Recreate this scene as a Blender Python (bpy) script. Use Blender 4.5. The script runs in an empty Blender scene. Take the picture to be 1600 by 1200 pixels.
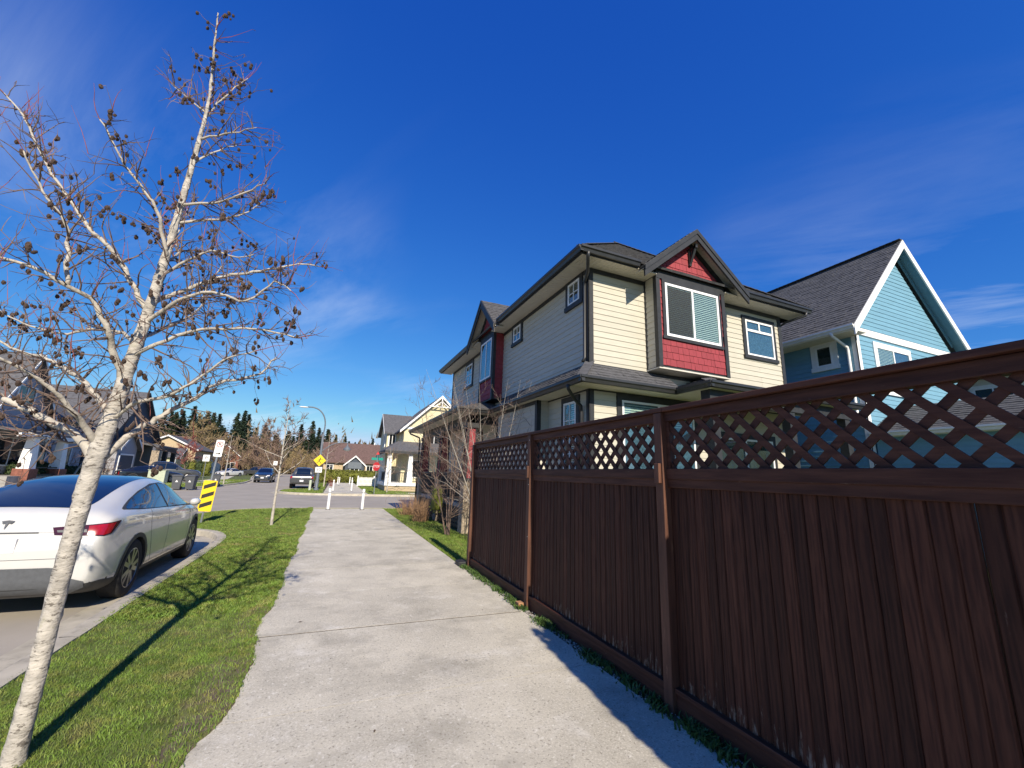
import bpy, bmesh, math, random
import numpy as np
from mathutils import Vector, Matrix
from math import radians, sin, cos, tan, pi, atan2, hypot
random.seed(7); rng = np.random.default_rng(7)
scene = bpy.context.scene
COL = scene.collection

# ------------------------------------------------------------------ camera
YAW, PITCH, ROLL = radians(22.82), radians(12.48), radians(2.0)
fw = Vector((sin(YAW)*cos(PITCH), cos(YAW)*cos(PITCH), sin(PITCH)))
rt = Vector((cos(YAW), -sin(YAW), 0)); up = rt.cross(fw)
rt2 = rt*cos(ROLL)+up*sin(ROLL); up2 = up*cos(ROLL)-rt*sin(ROLL)
cd = bpy.data.cameras.new('camera'); cam = bpy.data.objects.new('camera', cd); COL.objects.link(cam)
M = Matrix.Identity(4)
for i in range(3):
    M[i][0], M[i][1], M[i][2] = rt2[i], up2[i], -fw[i]
M[2][3] = 1.6
cam.matrix_world = M
cd.sensor_width = 36; cd.lens = 36*650/1600; cd.clip_start = .05; cd.clip_end = 3000
scene.camera = cam

# ------------------------------------------------------------------ world, sun, exposure
SUN_D = Vector((.02, 1, -.62)).normalized()
SUN_EL = math.asin(-SUN_D.z)
w = bpy.data.worlds.new('World'); scene.world = w; w.use_nodes = True
nt = w.node_tree; nt.nodes.clear()
def N(nt, t, **k):
    n = nt.nodes.new(t)
    for a, b in k.items(): setattr(n, a, b)
    return n
out = N(nt, 'ShaderNodeOutputWorld'); bg = N(nt, 'ShaderNodeBackground')
sky = N(nt, 'ShaderNodeTexSky', sky_type='NISHITA', sun_disc=False, sun_elevation=SUN_EL, sun_rotation=pi-.02,
        altitude=50, air_density=1.0, dust_density=0.0, ozone_density=3.0)
bg.inputs[1].default_value = .085
spl = N(nt, 'ShaderNodeSeparateColor'); hs = N(nt, 'ShaderNodeCombineColor'); nt.links.new(sky.outputs[0], spl.inputs[0])
for i_, (g_, k_) in enumerate(((1.55, .20), (1.03, .67), (.50, 2.62))):   # a clear winter sky, deeper blue than the model's
    pw = N(nt, 'ShaderNodeMath', operation='POWER'); pw.inputs[1].default_value = g_; ml_ = N(nt, 'ShaderNodeMath', operation='MULTIPLY'); ml_.inputs[1].default_value = k_
    nt.links.new(spl.outputs[i_], pw.inputs[0]); nt.links.new(pw.outputs[0], ml_.inputs[0]); mn_ = N(nt, 'ShaderNodeMath', operation='MINIMUM'); mn_.inputs[1].default_value = (4.2, 5.6, 7.4)[i_]; nt.links.new(ml_.outputs[0], mn_.inputs[0]); nt.links.new(mn_.outputs[0], hs.inputs[i_])
# thin cirrus: direction projected on a flat layer, streaked noise
tc = N(nt, 'ShaderNodeTexCoord'); sep = N(nt, 'ShaderNodeSeparateXYZ'); nt.links.new(tc.outputs['Generated'], sep.inputs[0])
def mth(op, a, b=None, c=None, tree=None):
    tr = tree or nt
    n = N(tr, 'ShaderNodeMath', operation=op)
    for i, q in enumerate((a, b, c)):
        if q is None: continue
        if isinstance(q, (int, float)): n.inputs[i].default_value = q
        else: tr.links.new(q, n.inputs[i])
    return n.outputs[0]
zz = mth('ADD', mth('MAXIMUM', sep.outputs[2], 0.0), .13)
px = mth('DIVIDE', sep.outputs[0], zz); py = mth('DIVIDE', sep.outputs[1], zz)
cmb = N(nt, 'ShaderNodeCombineXYZ'); nt.links.new(px, cmb.inputs[0]); nt.links.new(py, cmb.inputs[1])
mp = N(nt, 'ShaderNodeMapping'); mp.inputs['Rotation'].default_value = (0, 0, radians(-32)); mp.inputs['Scale'].default_value = (.55, 1.5, 1); mp.inputs['Location'].default_value = (3.1, 1.7, 0)
rot_ = N(nt, 'ShaderNodeVectorRotate', rotation_type='Z_AXIS'); rot_.inputs['Angle'].default_value = radians(52); nt.links.new(cmb.outputs[0], rot_.inputs['Vector'])
nt.links.new(rot_.outputs[0], mp.inputs[0])
n1 = N(nt, 'ShaderNodeTexNoise'); n1.inputs['Scale'].default_value = 1.1; n1.inputs['Detail'].default_value = 9; n1.inputs['Roughness'].default_value = .62; n1.inputs['Distortion'].default_value = .5
n2 = N(nt, 'ShaderNodeTexNoise'); n2.inputs['Scale'].default_value = .45; n2.inputs['Detail'].default_value = 3
nt.links.new(mp.outputs[0], n1.inputs['Vector']); m9 = N(nt, 'ShaderNodeMapping'); m9.inputs['Location'].default_value = (1.7, 3.1, 0); nt.links.new(rot_.outputs[0], m9.inputs[0]); nt.links.new(m9.outputs[0], n2.inputs['Vector'])
r1 = N(nt, 'ShaderNodeMapRange'); r1.inputs[1].default_value = .47; r1.inputs[2].default_value = .80
r2 = N(nt, 'ShaderNodeMapRange'); r2.inputs[1].default_value = .44; r2.inputs[2].default_value = .62
nt.links.new(n1.outputs[0], r1.inputs[0]); nt.links.new(n2.outputs[0], r2.inputs[0])
thin = mth('MINIMUM', mth('MAXIMUM', mth('SUBTRACT', 1.12, mth('MULTIPLY', sep.outputs[2], 1.45)), 0.0), 1.0)   # thinner overhead, thicker through the slant path
cm = mth('MULTIPLY', mth('MULTIPLY', mth('MULTIPLY', r1.outputs[0], r2.outputs[0]), thin), .80)
mixc = N(nt, 'ShaderNodeMix', data_type='RGBA'); nt.links.new(cm, mixc.inputs[0]); nt.links.new(hs.outputs[0], mixc.inputs[6]); mixc.inputs[7].default_value = (7.5, 8.2, 9.2, 1)
nt.links.new(mixc.outputs[2], bg.inputs[0]); nt.links.new(bg.outputs[0], out.inputs[0])

sd = bpy.data.lights.new('sun', 'SUN'); sd.energy = 4.6; sd.angle = radians(.53); sd.color = (1, .89, .72)
so = bpy.data.objects.new('sun', sd); COL.objects.link(so); so.rotation_mode = 'QUATERNION'
so.rotation_quaternion = SUN_D.to_track_quat('-Z', 'Y'); so.location = (0, -20, 20)
scene.view_settings.view_transform = 'Standard'; scene.view_settings.look = 'None'
scene.view_settings.exposure = .55; scene.view_settings.gamma = 1
scene.render.engine = 'CYCLES'

# ------------------------------------------------------------------ materials
def pm(name, col, rough=.7, var=.12, scale=6, bump=0, bscale=60, rnd=0, metal=0, spec=.4, stretch=(1, 1, 1), col2=None, lo=.35, hi=.65, detail=5, coat=0, space='pos', bdist=.01):
    m = bpy.data.materials.new(name); m.use_nodes = True; t = m.node_tree; b = t.nodes['Principled BSDF']; L = t.links
    b.inputs['Roughness'].default_value = rough; b.inputs['Metallic'].default_value = metal; b.inputs['Specular IOR Level'].default_value = spec
    if coat: b.inputs['Coat Weight'].default_value = coat; b.inputs['Coat Roughness'].default_value = .04
    if space == 'pos':
        g = N(t, 'ShaderNodeNewGeometry'); vec = g.outputs['Position']
    else:
        g = N(t, 'ShaderNodeTexCoord'); vec = g.outputs['Object']
    mp = N(t, 'ShaderNodeMapping'); mp.inputs['Scale'].default_value = stretch; L.new(vec, mp.inputs[0])
    n = N(t, 'ShaderNodeTexNoise'); n.inputs['Scale'].default_value = scale; n.inputs['Detail'].default_value = detail; n.inputs['Roughness'].default_value = .6
    L.new(mp.outputs[0], n.inputs['Vector'])
    cr = N(t, 'ShaderNodeMapRange'); cr.inputs[1].default_value = lo; cr.inputs[2].default_value = hi; L.new(n.outputs[0], cr.inputs[0])
    mx = N(t, 'ShaderNodeMix', data_type='RGBA')
    c2 = col2 if col2 else tuple(min(1, c*(1+var)) for c in col)
    c1 = col if col2 else tuple(c*(1-var) for c in col)
    mx.inputs[6].default_value = (*c1, 1); mx.inputs[7].default_value = (*c2, 1); L.new(cr.outputs[0], mx.inputs[0])
    o = mx.outputs[2]
    if rnd:
        oi = N(t, 'ShaderNodeObjectInfo'); mr = N(t, 'ShaderNodeMapRange'); mr.inputs[3].default_value = 1-rnd; mr.inputs[4].default_value = 1+rnd; L.new(oi.outputs['Random'], mr.inputs[0])
        ml = N(t, 'ShaderNodeMix', data_type='RGBA', blend_type='MULTIPLY'); ml.inputs[0].default_value = 1; L.new(o, ml.inputs[6]); L.new(mr.outputs[0], ml.inputs[7]); o = ml.outputs[2]
    L.new(o, b.inputs['Base Color'])
    if bump:
        n2 = N(t, 'ShaderNodeTexNoise'); n2.inputs['Scale'].default_value = bscale; n2.inputs['Detail'].default_value = 4; L.new(mp.outputs[0], n2.inputs['Vector'])
        bp = N(t, 'ShaderNodeBump'); bp.inputs['Strength'].default_value = bump; bp.inputs['Distance'].default_value = bdist; L.new(n2.outputs[0], bp.inputs['Height']); L.new(bp.outputs[0], b.inputs['Normal'])
    return m
def over(m, col, scale, lo, hi, stretch=(1, 1, 1), amount=1.0, detail=6, rough=.65, seed=0.0, uv=False):
    """second noise layer of another colour (stains, lichen, wear)"""
    t = m.node_tree; L = t.links; b = t.nodes['Principled BSDF']; src = b.inputs['Base Color'].links[0].from_socket
    g = N(t, 'ShaderNodeNewGeometry'); mp = N(t, 'ShaderNodeMapping'); mp.inputs['Scale'].default_value = stretch; mp.inputs['Location'].default_value = (seed, seed*1.7, seed*.6); L.new(g.outputs['Position'], mp.inputs[0])
    n = N(t, 'ShaderNodeTexNoise'); n.inputs['Scale'].default_value = scale; n.inputs['Detail'].default_value = detail; n.inputs['Roughness'].default_value = rough; L.new(mp.outputs[0], n.inputs['Vector'])
    r = N(t, 'ShaderNodeMapRange'); r.inputs[1].default_value = lo; r.inputs[2].default_value = hi; r.inputs[4].default_value = amount; L.new(n.outputs[0], r.inputs[0])
    mx = N(t, 'ShaderNodeMix', data_type='RGBA'); L.new(r.outputs[0], mx.inputs[0]); L.new(src, mx.inputs[6]); mx.inputs[7].default_value = (*col, 1); L.new(mx.outputs[2], b.inputs['Base Color'])
    return m
def glass_mat(name, tint, rough=.02, trans=.55):
    m = bpy.data.materials.new(name); m.use_nodes = True; t = m.node_tree; t.nodes.clear(); L = t.links
    o = N(t, 'ShaderNodeOutputMaterial'); g = N(t, 'ShaderNodeBsdfGlossy'); g.inputs['Roughness'].default_value = rough
    tr = N(t, 'ShaderNodeBsdfTransparent'); tr.inputs[0].default_value = (*tint, 1)
    lw = N(t, 'ShaderNodeLayerWeight'); lw.inputs[0].default_value = .5; f = N(t, 'ShaderNodeMath', operation='POWER'); f.inputs[1].default_value = 4.0; L.new(lw.outputs['Facing'], f.inputs[0])
    mr = N(t, 'ShaderNodeMapRange'); mr.inputs[3].default_value = 1-trans; mr.inputs[4].default_value = 1; L.new(f.outputs[0], mr.inputs[0])
    mx = N(t, 'ShaderNodeMixShader'); L.new(mr.outputs[0], mx.inputs[0]); L.new(tr.outputs[0], mx.inputs[1]); L.new(g.outputs[0], mx.inputs[2]); L.new(mx.outputs[0], o.inputs[0])
    return m
MT = {}
MT['concrete'] = over(over(over(pm('concrete', (.515, .475, .38), .9, .14, 1.3, .6, 220, bdist=.005, rnd=.07, detail=9), (.72, .675, .575), 75, .48, .64, amount=.75), (.75, .715, .635), 2.3, .53, .66, amount=.6, detail=12, rough=.8, seed=4.1), (.26, .24, .195), 1.9, .50, .72, amount=.62, seed=9, detail=8)
over(over(MT['concrete'], (.24, .215, .17), 46, .57, .65, amount=.75, seed=3.3, detail=4), (.80, .77, .69), 30, .60, .68, amount=.6, seed=7.7, detail=5)
MT['kerb'] = over(pm('kerb_concrete', (.43, .39, .31), .9, .15, 3, .4, 150, bdist=.004), (.14, .13, .11), 5, .55, .75, amount=.7)
MT['asphalt'] = over(pm('asphalt', (.335, .30, .25), .92, .10, .6, .5, 240, bdist=.005, detail=8), (.42, .38, .32), 120, .5, .7, amount=.45)
MT['lawn'] = over(pm('lawn_soil', (.10, .125, .03), .95, .3, 5, .6, 60, detail=8), (.10, .075, .04), 2.2, .55, .68, amount=.8, seed=2)
MT['lawn_edge'] = over(pm('turf_edge_soil', (.13, .10, .065), .95, .35, 14, .8, 60), (.13, .15, .035), 6, .45, .6, amount=.8)
MT['ground'] = pm('far_ground', (.10, .11, .05), .95, .25, .05)
MT['grass'] = over(over(pm('grass_blades', (.125, .20, .028), .6, .35, 3.5, detail=7), (.29, .28, .07), 9, .48, .68, amount=.7), (.31, .23, .11), 2.2, .56, .70, amount=.65, seed=2)
MT['weeds'] = pm('weed_leaves', (.055, .10, .02), .6, .5, 40)
MT['gravel'] = pm('gravel', (.36, .34, .31), .9, .35, 60, rnd=.2)
MT['joint'] = pm('joint_filler', (.10, .085, .065), .95, .5, 9)
MT['soil'] = pm('soil', (.09, .065, .045), .95, .4, 15, .8, 50)
def wood(name, dark, mid, light, worn=None, zscale=.085, band=11, along='z'):
    m = bpy.data.materials.new(name); m.use_nodes = True; t = m.node_tree; b = t.nodes['Principled BSDF']; L = t.links
    b.inputs['Roughness'].default_value = .66; b.inputs['Specular IOR Level'].default_value = .22
    g = N(t, 'ShaderNodeNewGeometry'); oi = N(t, 'ShaderNodeObjectInfo')
    off = N(t, 'ShaderNodeVectorMath', operation='SCALE'); off.inputs[0].default_value = (3.1, 7.7, 23.0); L.new(oi.outputs['Random'], off.inputs['Scale'])
    ad = N(t, 'ShaderNodeVectorMath', operation='ADD'); L.new(g.outputs['Position'], ad.inputs[0]); L.new(off.outputs[0], ad.inputs[1])
    sc = (1, 1, zscale) if along == 'z' else (1, zscale, 1)
    mp = N(t, 'ShaderNodeMapping'); mp.inputs['Scale'].default_value = sc; L.new(ad.outputs[0], mp.inputs[0])
    wv = N(t, 'ShaderNodeTexWave', wave_type='BANDS', bands_direction='Y' if along == 'z' else 'Z'); wv.inputs['Scale'].default_value = band; wv.inputs['Distortion'].default_value = 9; wv.inputs['Detail'].default_value = 3; wv.inputs['Detail Scale'].default_value = 1.6; L.new(mp.outputs[0], wv.inputs['Vector'])
    n = N(t, 'ShaderNodeTexNoise'); n.inputs['Scale'].default_value = 55; n.inputs['Detail'].default_value = 6; L.new(mp.outputs[0], n.inputs['Vector'])
    mx = N(t, 'ShaderNodeMix', data_type='RGBA'); mx.inputs[6].default_value = (*dark, 1); mx.inputs[7].default_value = (*mid, 1); L.new(wv.outputs['Fac'], mx.inputs[0])
    r = N(t, 'ShaderNodeMapRange'); r.inputs[1].default_value = .45; r.inputs[2].default_value = .75; r.inputs[4].default_value = .8; L.new(n.outputs[0], r.inputs[0])
    m2 = N(t, 'ShaderNodeMix', data_type='RGBA'); L.new(r.outputs[0], m2.inputs[0]); L.new(mx.outputs[2], m2.inputs[6]); m2.inputs[7].default_value = (*light, 1)
    mr = N(t, 'ShaderNodeMapRange'); mr.inputs[3].default_value = .72; mr.inputs[4].default_value = 1.25; L.new(oi.outputs['Random'], mr.inputs[0])
    ml = N(t, 'ShaderNodeMix', data_type='RGBA', blend_type='MULTIPLY'); ml.inputs[0].default_value = 1; L.new(m2.outputs[2], ml.inputs[6]); L.new(mr.outputs[0], ml.inputs[7]); o = ml.outputs[2]
    if worn:   # stain worn off along the foot of the boards
        sp = N(t, 'ShaderNodeSeparateXYZ'); L.new(g.outputs['Position'], sp.inputs[0])
        hz = N(t, 'ShaderNodeMapRange'); hz.inputs[1].default_value = .42; hz.inputs[2].default_value = .14; L.new(sp.outputs[2], hz.inputs[0])
        mp3 = N(t, 'ShaderNodeMapping'); mp3.inputs['Scale'].default_value = (1, 1, .22); L.new(g.outputs['Position'], mp3.inputs[0])
        n3 = N(t, 'ShaderNodeTexNoise'); n3.inputs['Scale'].default_value = 26; n3.inputs['Detail'].default_value = 7; n3.inputs['Roughness'].default_value = .7; L.new(mp3.outputs[0], n3.inputs['Vector'])
        q = mth('ADD', n3.outputs[0], mth('MULTIPLY', hz.outputs[0], .20, tree=t), tree=t)
        r3 = N(t, 'ShaderNodeMapRange'); r3.inputs[1].default_value = .70; r3.inputs[2].default_value = .80; r3.inputs[4].default_value = .75; L.new(q, r3.inputs[0])
        m4 = N(t, 'ShaderNodeMix', data_type='RGBA'); L.new(r3.outputs[0], m4.inputs[0]); L.new(o, m4.inputs[6]); m4.inputs[7].default_value = (*worn, 1); o = m4.outputs[2]
    L.new(o, b.inputs['Base Color'])
    bp = N(t, 'ShaderNodeBump'); bp.inputs['Strength'].default_value = .5; bp.inputs['Distance'].default_value = .003; L.new(wv.outputs['Fac'], bp.inputs['Height']); L.new(bp.outputs[0], b.inputs['Normal'])
    return m
MT['fence'] = wood('fence_board_wood', (.036, .0125, .008), (.066, .0235, .0135), (.095, .037, .021), (.27, .215, .165))
MT['fence_rail'] = over(pm('fence_rail_wood', (.045, .0155, .010), .6, .3, 2.2, .3, 20, rnd=.15, stretch=(14, 1.1, 14), col2=(.10, .04, .024), detail=8, bdist=.004, spec=.25), (.22, .17, .13), 9, .66, .75, (6, 1, 6), .6)
MT['post_wood'] = over(pm('fence_post_wood', (.062, .024, .014), .65, .3, 2, .3, 20, rnd=.12, stretch=(10, 10, 1), col2=(.125, .052, .030), detail=8, bdist=.004), (.30, .17, .10), 6, .62, .75, (4, 4, 1), .5)
MT['cut_wood'] = pm('cut_timber', (.42, .22, .11), .8, .2, 40)
MT['beige'] = pm('beige_siding', (.495, .468, .388), .6, .05, 3, .12, 30, rnd=.035, stretch=(1, 1, 6))
MT['blue'] = pm('blue_siding', (.15, .315, .425), .6, .06, 3, .12, 30, rnd=.03, stretch=(1, 1, 6))
MT['black'] = over(pm('black_trim', (.026, .028, .031), .55, .2, 8, .1, 40), (.10, .10, .10), 14, .68, .76, amount=.5)
MT['gutter'] = pm('dark_gutter', (.028, .029, .031), .4, .15, 6, spec=.5)
MT['red'] = pm('red_shake', (.27, .038, .048), .7, .1, 5, .3, 30, rnd=.10, stretch=(8, 8, 1))
MT['soffit'] = pm('soffit_vinyl', (.60, .57, .49), .6, .05, 3)
MT['white'] = pm('white_trim', (.78, .78, .77), .5, .04, 6)
MT['vinyl'] = pm('white_window_vinyl', (.82, .82, .82), .35, .03, 6)
MT['shingle'] = over(pm('asphalt_shingle', (.060, .060, .064), .95, .3, 9, .6, 300, col2=(.105, .105, .112), bdist=.003), (.15, .15, .155), 170, .56, .70, amount=.6)
MT['shingle2'] = over(pm('asphalt_shingle_dark', (.065, .066, .070), .95, .3, 9, .6, 300, col2=(.13, .13, .137), bdist=.003), (.14, .135, .14), 170, .56, .70, amount=.6)
MT['shingle_brown'] = pm('brown_shingle', (.135, .085, .072), .95, .25, 4, .5, 120)
MT['glass'] = glass_mat('window_glass', (.86, .93, .91), .01, .90)
MT['darkglass'] = pm('dark_window', (.012, .015, .018), .04, .1, 4, spec=.9)
MT['room'] = pm('dim_interior', (.05, .055, .055), .9, .3, 3)
MT['blind'] = pm('white_blind_slats', (.62, .66, .63), .6, .05, 5)
MT['curtain'] = pm('grey_blue_screen', (.10, .16, .24), .5, .35, 30)
MT['foundation'] = pm('foundation', (.30, .29, .27), .9, .15, 4, .3, 60)
MT['stone'] = over(pm('stone_veneer', (.33, .27, .20), .9, .35, 9, .8, 14, bdist=.03), (.12, .10, .08), 12, .55, .65)
MT['galv'] = pm('galvanised_steel', (.42, .43, .44), .42, .1, 20, metal=.8)
MT['whitepaint'] = pm('white_paint', (.80, .80, .79), .45, .05, 20)

# ------------------------------------------------------------------ mesh helpers
class MB:
    def __init__(s): s.v = []; s.f = []
    def add(s, vs, fs):
        o = len(s.v); s.v += [tuple(v) for v in vs]; s.f += [tuple(i+o for i in f) for f in fs]; return s
    def box(s, x0, y0, z0, x1, y1, z1):
        return s.add([(x0,y0,z0),(x1,y0,z0),(x1,y1,z0),(x0,y1,z0),(x0,y0,z1),(x1,y0,z1),(x1,y1,z1),(x0,y1,z1)],
                     [(0,3,2,1),(4,5,6,7),(0,1,5,4),(1,2,6,5),(2,3,7,6),(3,0,4,7)])
    def bar(s, a, b, w, h, upv=(0,0,1)):
        a = Vector(a); b = Vector(b); d = (b-a).normalized(); u = Vector(upv); x = d.cross(u)
        if x.length < 1e-4: x = d.cross(Vector((1,0,0)))
        x.normalize(); y = x.cross(d)
        vs = []
        for p in (a, b):
            for sx, sy in ((-1,-1),(1,-1),(1,1),(-1,1)): vs.append(p+x*sx*w/2+y*sy*h/2)
        return s.add(vs, [(0,1,2,3),(7,6,5,4),(0,4,5,1),(1,5,6,2),(2,6,7,3),(3,7,4,0)])
    def prism(s, poly, off):
        poly = [Vector(p) for p in poly]; off = Vector(off); n = len(poly)
        nn = Vector((0,0,0))
        for i in range(n): nn += poly[i].cross(poly[(i+1)%n])
        if nn.dot(off) < 0: poly.reverse()
        vs = poly+[p+off for p in poly]
        return s.add(vs, [tuple(range(n-1,-1,-1)), tuple(range(n, 2*n))]+[(i,(i+1)%n,(i+1)%n+n,i+n) for i in range(n)])
    def tube(s, pts, rad, sides=8, cap=True):
        pts = [Vector(p) for p in pts]; n = len(pts)
        if isinstance(rad, (int, float)): rad = [rad]*n
        prev = None; vs = []
        for i, p in enumerate(pts):
            d = (pts[min(i+1,n-1)]-pts[max(i-1,0)]); d = d.normalized() if d.length > 1e-9 else Vector((0,0,1))
            if prev is None:
                x = d.cross(Vector((0,0,1)))
                if x.length < .05: x = d.cross(Vector((1,0,0)))
            else: x = prev-d*prev.dot(d)
            x.normalize(); prev = x; y = d.cross(x)
            for k in range(sides):
                a = 2*pi*k/sides; vs.append(p+(x*cos(a)+y*sin(a))*rad[i])
        fs = []
        for i in range(n-1):
            for k in range(sides):
                k2 = (k+1)%sides; fs.append((i*sides+k, i*sides+k2, (i+1)*sides+k2, (i+1)*sides+k))
        if cap: fs += [tuple(range(sides-1,-1,-1)), tuple(range((n-1)*sides, n*sides))]
        return s.add(vs, fs)
    def lathe(s, prof, c=(0,0,0), sides=16, axis='z'):
        vs = []; fs = []; n = len(prof)
        for r, z in prof:
            for k in range(sides):
                a = 2*pi*k/sides
                if axis == 'z': vs.append((c[0]+r*cos(a), c[1]+r*sin(a), c[2]+z))
                elif axis == 'x': vs.append((c[0]+z, c[1]+r*cos(a), c[2]+r*sin(a)))
                else: vs.append((c[0]+r*sin(a), c[1]+z, c[2]+r*cos(a)))
        for i in range(n-1):
            for k in range(sides):
                k2 = (k+1)%sides; fs.append((i*sides+k, i*sides+k2, (i+1)*sides+k2, (i+1)*sides+k))
        fs += [tuple(range(sides-1,-1,-1)), tuple(range((n-1)*sides, n*sides))]
        return s.add(vs, fs)
    def mesh(s, name):
        me = bpy.data.meshes.new(name); me.from_pydata(s.v, [], s.f); me.update(); return me
    def build(s, name, mat, parent=None, smooth=False, bevel=0):
        me = s.mesh(name)
        if smooth: me.polygons.foreach_set('use_smooth', [True]*len(me.polygons))
        o = link(name, me, mat, parent)
        if bevel:
            b = o.modifiers.new('bevel', 'BEVEL'); b.width = bevel; b.segments = 2; b.limit_method = 'ANGLE'; b.angle_limit = radians(40)
        return o
def build_split(mb, name, mat, parent, **k):
    """every loose piece of the builder becomes an object of its own"""
    n = len(mb.v); par = list(range(n))
    def find(a):
        while par[a] != a: par[a] = par[par[a]]; a = par[a]
        return a
    for f in mb.f:
        r = find(f[0])
        for q in f[1:]: par[find(q)] = r
    comps = {}
    for f in mb.f: comps.setdefault(find(f[0]), []).append(f)
    res = []
    for fs in comps.values():
        ids = sorted({i for f in fs for i in f}); mp_ = {i: j for j, i in enumerate(ids)}
        m2 = MB(); m2.v = [mb.v[i] for i in ids]; m2.f = [tuple(mp_[i] for i in f) for f in fs]; res.append(m2.build(name, mat, parent, **k))
    return res
def wm(o):
    m = o.matrix_basis.copy()
    return (wm(o.parent) @ o.matrix_parent_inverse @ m) if o.parent else m
def link(name, me, mat, parent=None):
    if mat is not None and not me.materials: me.materials.append(MT[mat] if isinstance(mat, str) else mat)
    o = bpy.data.objects.new(name, me); COL.objects.link(o)
    if parent is not None:
        o.parent = parent; o.matrix_parent_inverse = wm(parent).inverted()
    return o
def tag(o, label=None, cat=None, group=None, kind=None):
    for k, v in (('label', label), ('category', cat), ('group', group), ('kind', kind)):
        if v: o[k] = v
    return o
def thing(name, label, cat, loc=(0,0,0), group=None, rz=0):
    o = bpy.data.objects.new(name, None); COL.objects.link(o); o.location = loc; o.rotation_euler = (0,0,rz); o.empty_display_size = .2
    return tag(o, label, cat, group)
def place(name, me, mat, parent, loc, scale=(1,1,1), rot=(0,0,0)):
    """a copy of shared mesh data at a world place, child of parent"""
    o = link(name, me, mat, parent); o.location = loc; o.scale = scale; o.rotation_euler = rot; return o
def clip(poly, a, b, c):
    res = []
    for i, p in enumerate(poly):
        q = poly[(i+1)%len(poly)]; dp = a*p[0]+b*p[1]-c; dq = a*q[0]+b*q[1]-c
        if dp <= 0: res.append(p)
        if (dp < 0 < dq) or (dq < 0 < dp):
            t = dp/(dp-dq); res.append((p[0]+(q[0]-p[0])*t, p[1]+(q[1]-p[1])*t))
    return res
def rclip(poly, u0, u1, v0, v1):
    for a, b, c in ((-1,0,-u0),(1,0,u1),(0,-1,-v0),(0,1,v1)):
        poly = clip(poly, a, b, c)
        if len(poly) < 3: return []
    return poly
class Frame:
    def __init__(s, o, u, v, n): s.o = Vector(o); s.u = Vector(u).normalized(); s.v = Vector(v).normalized(); s.n = Vector(n).normalized()
    def p(s, a, b, c=0): return s.o+s.u*a+s.v*b+s.n*c
def wedge(mb, fr, poly, f0, back):
    n = len(poly)
    vs = [fr.p(a, b, f0(a, b)) for a, b in poly]+[fr.p(a, b, back) for a, b in poly]
    nn = (Vector(vs[1])-Vector(vs[0])).cross(Vector(vs[2])-Vector(vs[1]))
    fs = [tuple(range(n)), tuple(range(2*n-1, n-1, -1))]+[(i, i+n, (i+1)%n+n, (i+1)%n) for i in range(n)]
    if nn.dot(fr.n) < 0: fs = [tuple(reversed(f)) for f in fs]
    mb.add(vs, fs)
def siding(parent, fr, poly, mat, expo=.13, proud=.016, name='siding_board'):
    """lap boards, each an object of its own, clipped to the wall outline"""
    v0 = min(p[1] for p in poly); v1 = max(p[1] for p in poly); k = 0; z = v0
    while z < v1-.01:
        q = rclip(poly, -99, 99, z, min(z+expo, v1))
        if len(q) >= 3:
            ua = min(p[0] for p in q); ub = max(p[0] for p in q); cuts = [ua]
            if ub-ua > 4.2:   # butt joints between board lengths
                c_ = ua+random.uniform(1.2,3.6)
                while c_ < ub-.6: cuts.append(c_); c_ += 3.66
            cuts.append(ub+.01)
            for c0_, c1_ in zip(cuts, cuts[1:]):
                qq = rclip(q, c0_, c1_-.0025, -99, 99)
                if len(qq) < 3: continue
                mb = MB(); zz = z; pr = proud+random.uniform(-.001,.0015)
                wedge(mb, fr, qq, lambda a, b: pr-(b-zz)/expo*(pr-.004), -.004)
                mb.build(name, mat, parent)
        z += expo; k += 1
def wall(parent, fr, polys, mat, expo=.13, backing='room', name='wall'):
    """a flat wall part that carries its boards"""
    mb = MB()
    for p in polys: mb.prism([fr.p(a, b, -.006) for a, b in p], -fr.n*.12)
    o = mb.build(name, mat, parent)
    for p in polys: siding(o, fr, p, mat, expo)
    return o
def roof_plane(mb, fr, poly, expo=.145, tabs=True, base=.03):
    """stepped shingle courses, each tab its own thickness"""
    mb.prism([fr.p(a, b, -base) for a, b in poly], fr.n*(base-.001))
    v0 = min(p[1] for p in poly); v1 = max(p[1] for p in poly); v = v0
    while v < v1-.01:
        ve = min(v+expo, v1); strip = rclip(poly, -99, 99, v, ve)
        if len(strip) >= 3:
            u0 = min(p[0] for p in strip); u1 = max(p[0] for p in strip); u = u0-random.random()*.25
            while u < u1:
                wd = random.uniform(.16, .40) if tabs else 99
                q = rclip(strip, u, u+wd-.004, v, ve); u += wd
                if len(q) >= 3:
                    h = .010+random.choice((0, .004, .009)); vv = v
                    wedge(mb, fr, q, lambda a, b: h-(b-vv)/expo*(h-.002), -.0015)
        v += expo
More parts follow.
